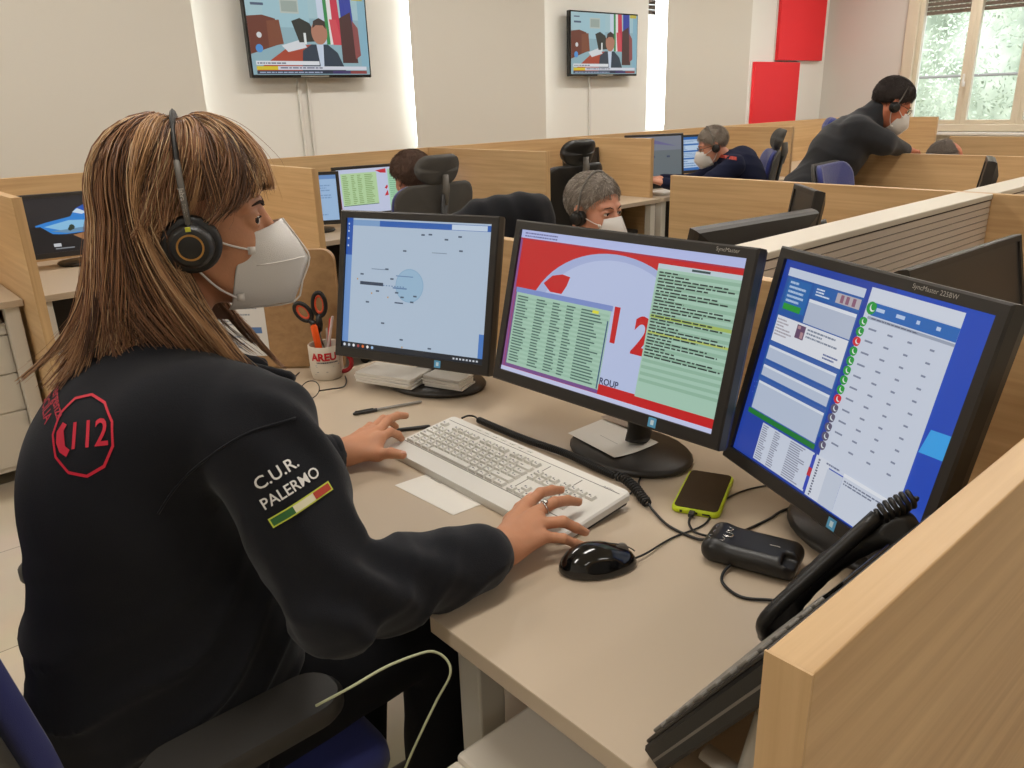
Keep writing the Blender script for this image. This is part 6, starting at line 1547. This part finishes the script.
chair('blue chair of the masked man with short grey hair', 1.95, 2.10, 0, headrest=False, back_h=.26)
# worker bending over the far desk, facing left
def dark_glasses(t, HM, J): pass
t, cl = person('grey-haired worker in a navy top with red lettering, bending towards the far monitors', (4.70, 3.26, Z+.315), 136, 20,
       dict(neck=(4.785, 3.19, Z+.21), sh_r=(4.95, 3.26, Z+.20), sh_l=(4.64, 3.04, Z+.19), el_r=(4.80, 3.46, Z+.06), el_l=(4.42, 3.17, Z+.05), wr_r=(4.62, 3.60, Z+.08), wr_l=(4.33, 3.36, Z+.09), chest=(4.89, 3.11, Z+.11), waist=(4.95, 3.03, Z-.10), pelvis=(4.96, 3.00, .52),
            kn_r=(4.86, 3.30, .55), kn_l=(4.66, 3.22, .55), an_r=(4.86, 3.28, .09), an_l=(4.66, 3.2, .09)),
       M['navyj'], 'sk_a', M['h_light'], dict(seed=5, grey=M['h_lt'], line=.055, thick=.007, L=.016), hs='small', glasses=True, origin=(4.96, 3.00, 0))
me = cl.data; bv = BVHTree.FromPolygons([v.co.copy() for v in me.vertices], [tuple(p.vertices) for p in me.polygons])
a = Art(.13, .035, M['print']); a.lines(.0, .1, 1, .9, 1, 'b8402c', seed=3, ragged=False, thick=.8)
o0 = Vector((0, 0, DESK+.63))-Vector(t.location); vd = (R_*((727-512)/790.)+U_*(-(157-384)/790.)+F_).normalized(); h_, n_, _, _ = bv.ray_cast(o0, vd, 12)
if h_ is not None:
    rt = (R_*.97-U_*.16); up = U_
    vs = []
    for x, y, z in a.v:
        o_ = h_+rt*x+up*y-vd*.3; q, _, _, _ = bv.ray_cast(o_, vd, .8); vs.append(tuple((q if q is not None else h_+rt*x+up*y)-vd*(.004+z)))
    a.v = vs; a.build('back_lettering', cl)
# woman seen from behind in the bay with the green tables
person('brown-haired woman seen from behind, mostly hidden by her chair\'s headrest', (2.40, 3.50, Z+.27), 90, 4,
       dict(neck=(2.40, 3.44, Z+.12), sh_r=(2.59, 3.44, Z+.03), sh_l=(2.21, 3.44, Z+.03), el_r=(2.63, 3.42, Z-.16), el_l=(2.17, 3.42, Z-.16), wr_r=(2.50, 3.52, Z-.06), wr_l=(2.30, 3.52, Z-.06), chest=(2.40, 3.38, Z-.06), waist=(2.40, 3.32, Z-.2), pelvis=(2.40, 3.30, .52),
            kn_r=(2.5, 3.7, .55), kn_l=(2.3, 3.7, .55), an_r=(2.5, 3.7, .09), an_l=(2.3, 3.7, .09)),
       M['jack'], 'sk_a', M['h_brown'], dict(seed=6, line=.04, thick=.024, crest=.005), mask=False, hs=None)
# standing man leaning over the divider
person('man in a black jacket with headset and glasses, leaning over a divider at the right', (4.50, 2.00, Z+.560), -46, 30,
       dict(neck=(4.44, 2.09, Z+.478), sh_r=(4.27, 2.07, Z+.43), sh_l=(4.60, 2.24, Z+.43), el_r=(4.39, 1.975, Z+.368), el_l=(4.80, 2.16, Z+.20), wr_r=(4.655, 1.965, Z+.315), wr_l=(4.86, 1.98, Z+.20), chest=(4.36, 2.20, Z+.31), waist=(4.30, 2.30, Z+.11), pelvis=(4.28, 2.34, .78),
            kn_r=(4.22, 2.36, .46), kn_l=(4.44, 2.44, .46), an_r=(4.2, 2.42, .09), an_l=(4.42, 2.50, .09)),
       M['jack'], 'sk_b', M['h_dark'], dict(seed=7, line=.056, thick=.009, crest=.006, L=.016), hs='small', glasses=True, topname='jacket', k=1.02, bulk=1.18, collar=.06, vox=.010, earvox=.0035)
# the man whose forehead shows over the divider
person('man with receding grey hair, only his forehead visible over a divider', (5.37, 2.01, Z+.205), -62, 12,
       dict(neck=(5.34, 2.07, Z+.06), sh_r=(5.12, 2.05, Z-.01), sh_l=(5.50, 2.08, Z-.01), el_r=(5.08, 1.86, Z-.14), el_l=(5.56, 1.88, Z-.14), wr_r=(5.20, 1.66, Z+.04), wr_l=(5.44, 1.66, Z+.04), chest=(5.31, 2.12, Z-.10), waist=(5.31, 2.16, Z-.22), pelvis=(5.31, 2.18, .50),
            kn_r=(5.2, 1.78, .54), kn_l=(5.42, 1.78, .54), an_r=(5.2, 1.82, .09), an_l=(5.42, 1.82, .09)),
       M['navyj'], 'sk_b', M['h_grey'], dict(seed=9, line=.05, thick=.008, bald=True), hs=None, mask=False)
chair('blue chair of the man whose forehead shows over the divider', 5.31, 2.30, 0, headrest=False, back_h=.34)

# dark coat thrown over a chair back between the left and middle monitors
def coat(t):
    f = Field((-.34, -.16, -.42), (.34, .16, .12), .009)
    f.add(f.cap((-.02, 0, .0), (.17, 0, .012), .06)); f.add(f.ell((.10, 0, -.16), (.18, .085, .22)), .05); f.add(f.cap((-.02, 0, -.02), (-.22, .0, -.055), .06, .045), .05); f.add(f.cap((-.2, 0, -.06), (-.26, 0, -.3), .045, .04), .03)
    f.add(f.cap((.17, 0, -.02), (.24, .01, -.30), .055, .04), .04)
    f.d += (.003*np.sin(f.P[..., 0]*70+f.P[..., 2]*22)+wav(f.P, 3, 4, 30, .006)).astype(np.float32)
    return f.mesh()
ch_ = chair('chair under the black coat, behind the gap between the left and middle monitors', 1.74, 1.80, .35, headrest=False, back_h=.20)
pts, fs = coat(None)
o = np_mesh('coat', xf(T(1.73, 2.09, Z+.262) @ Matrix.Rotation(-.35, 4, 'Z'), pts), fs, M['cloth'], None, relax=1); tag(o, 'black coat thrown over a chair, above the gap between left and middle monitors', 'coat')
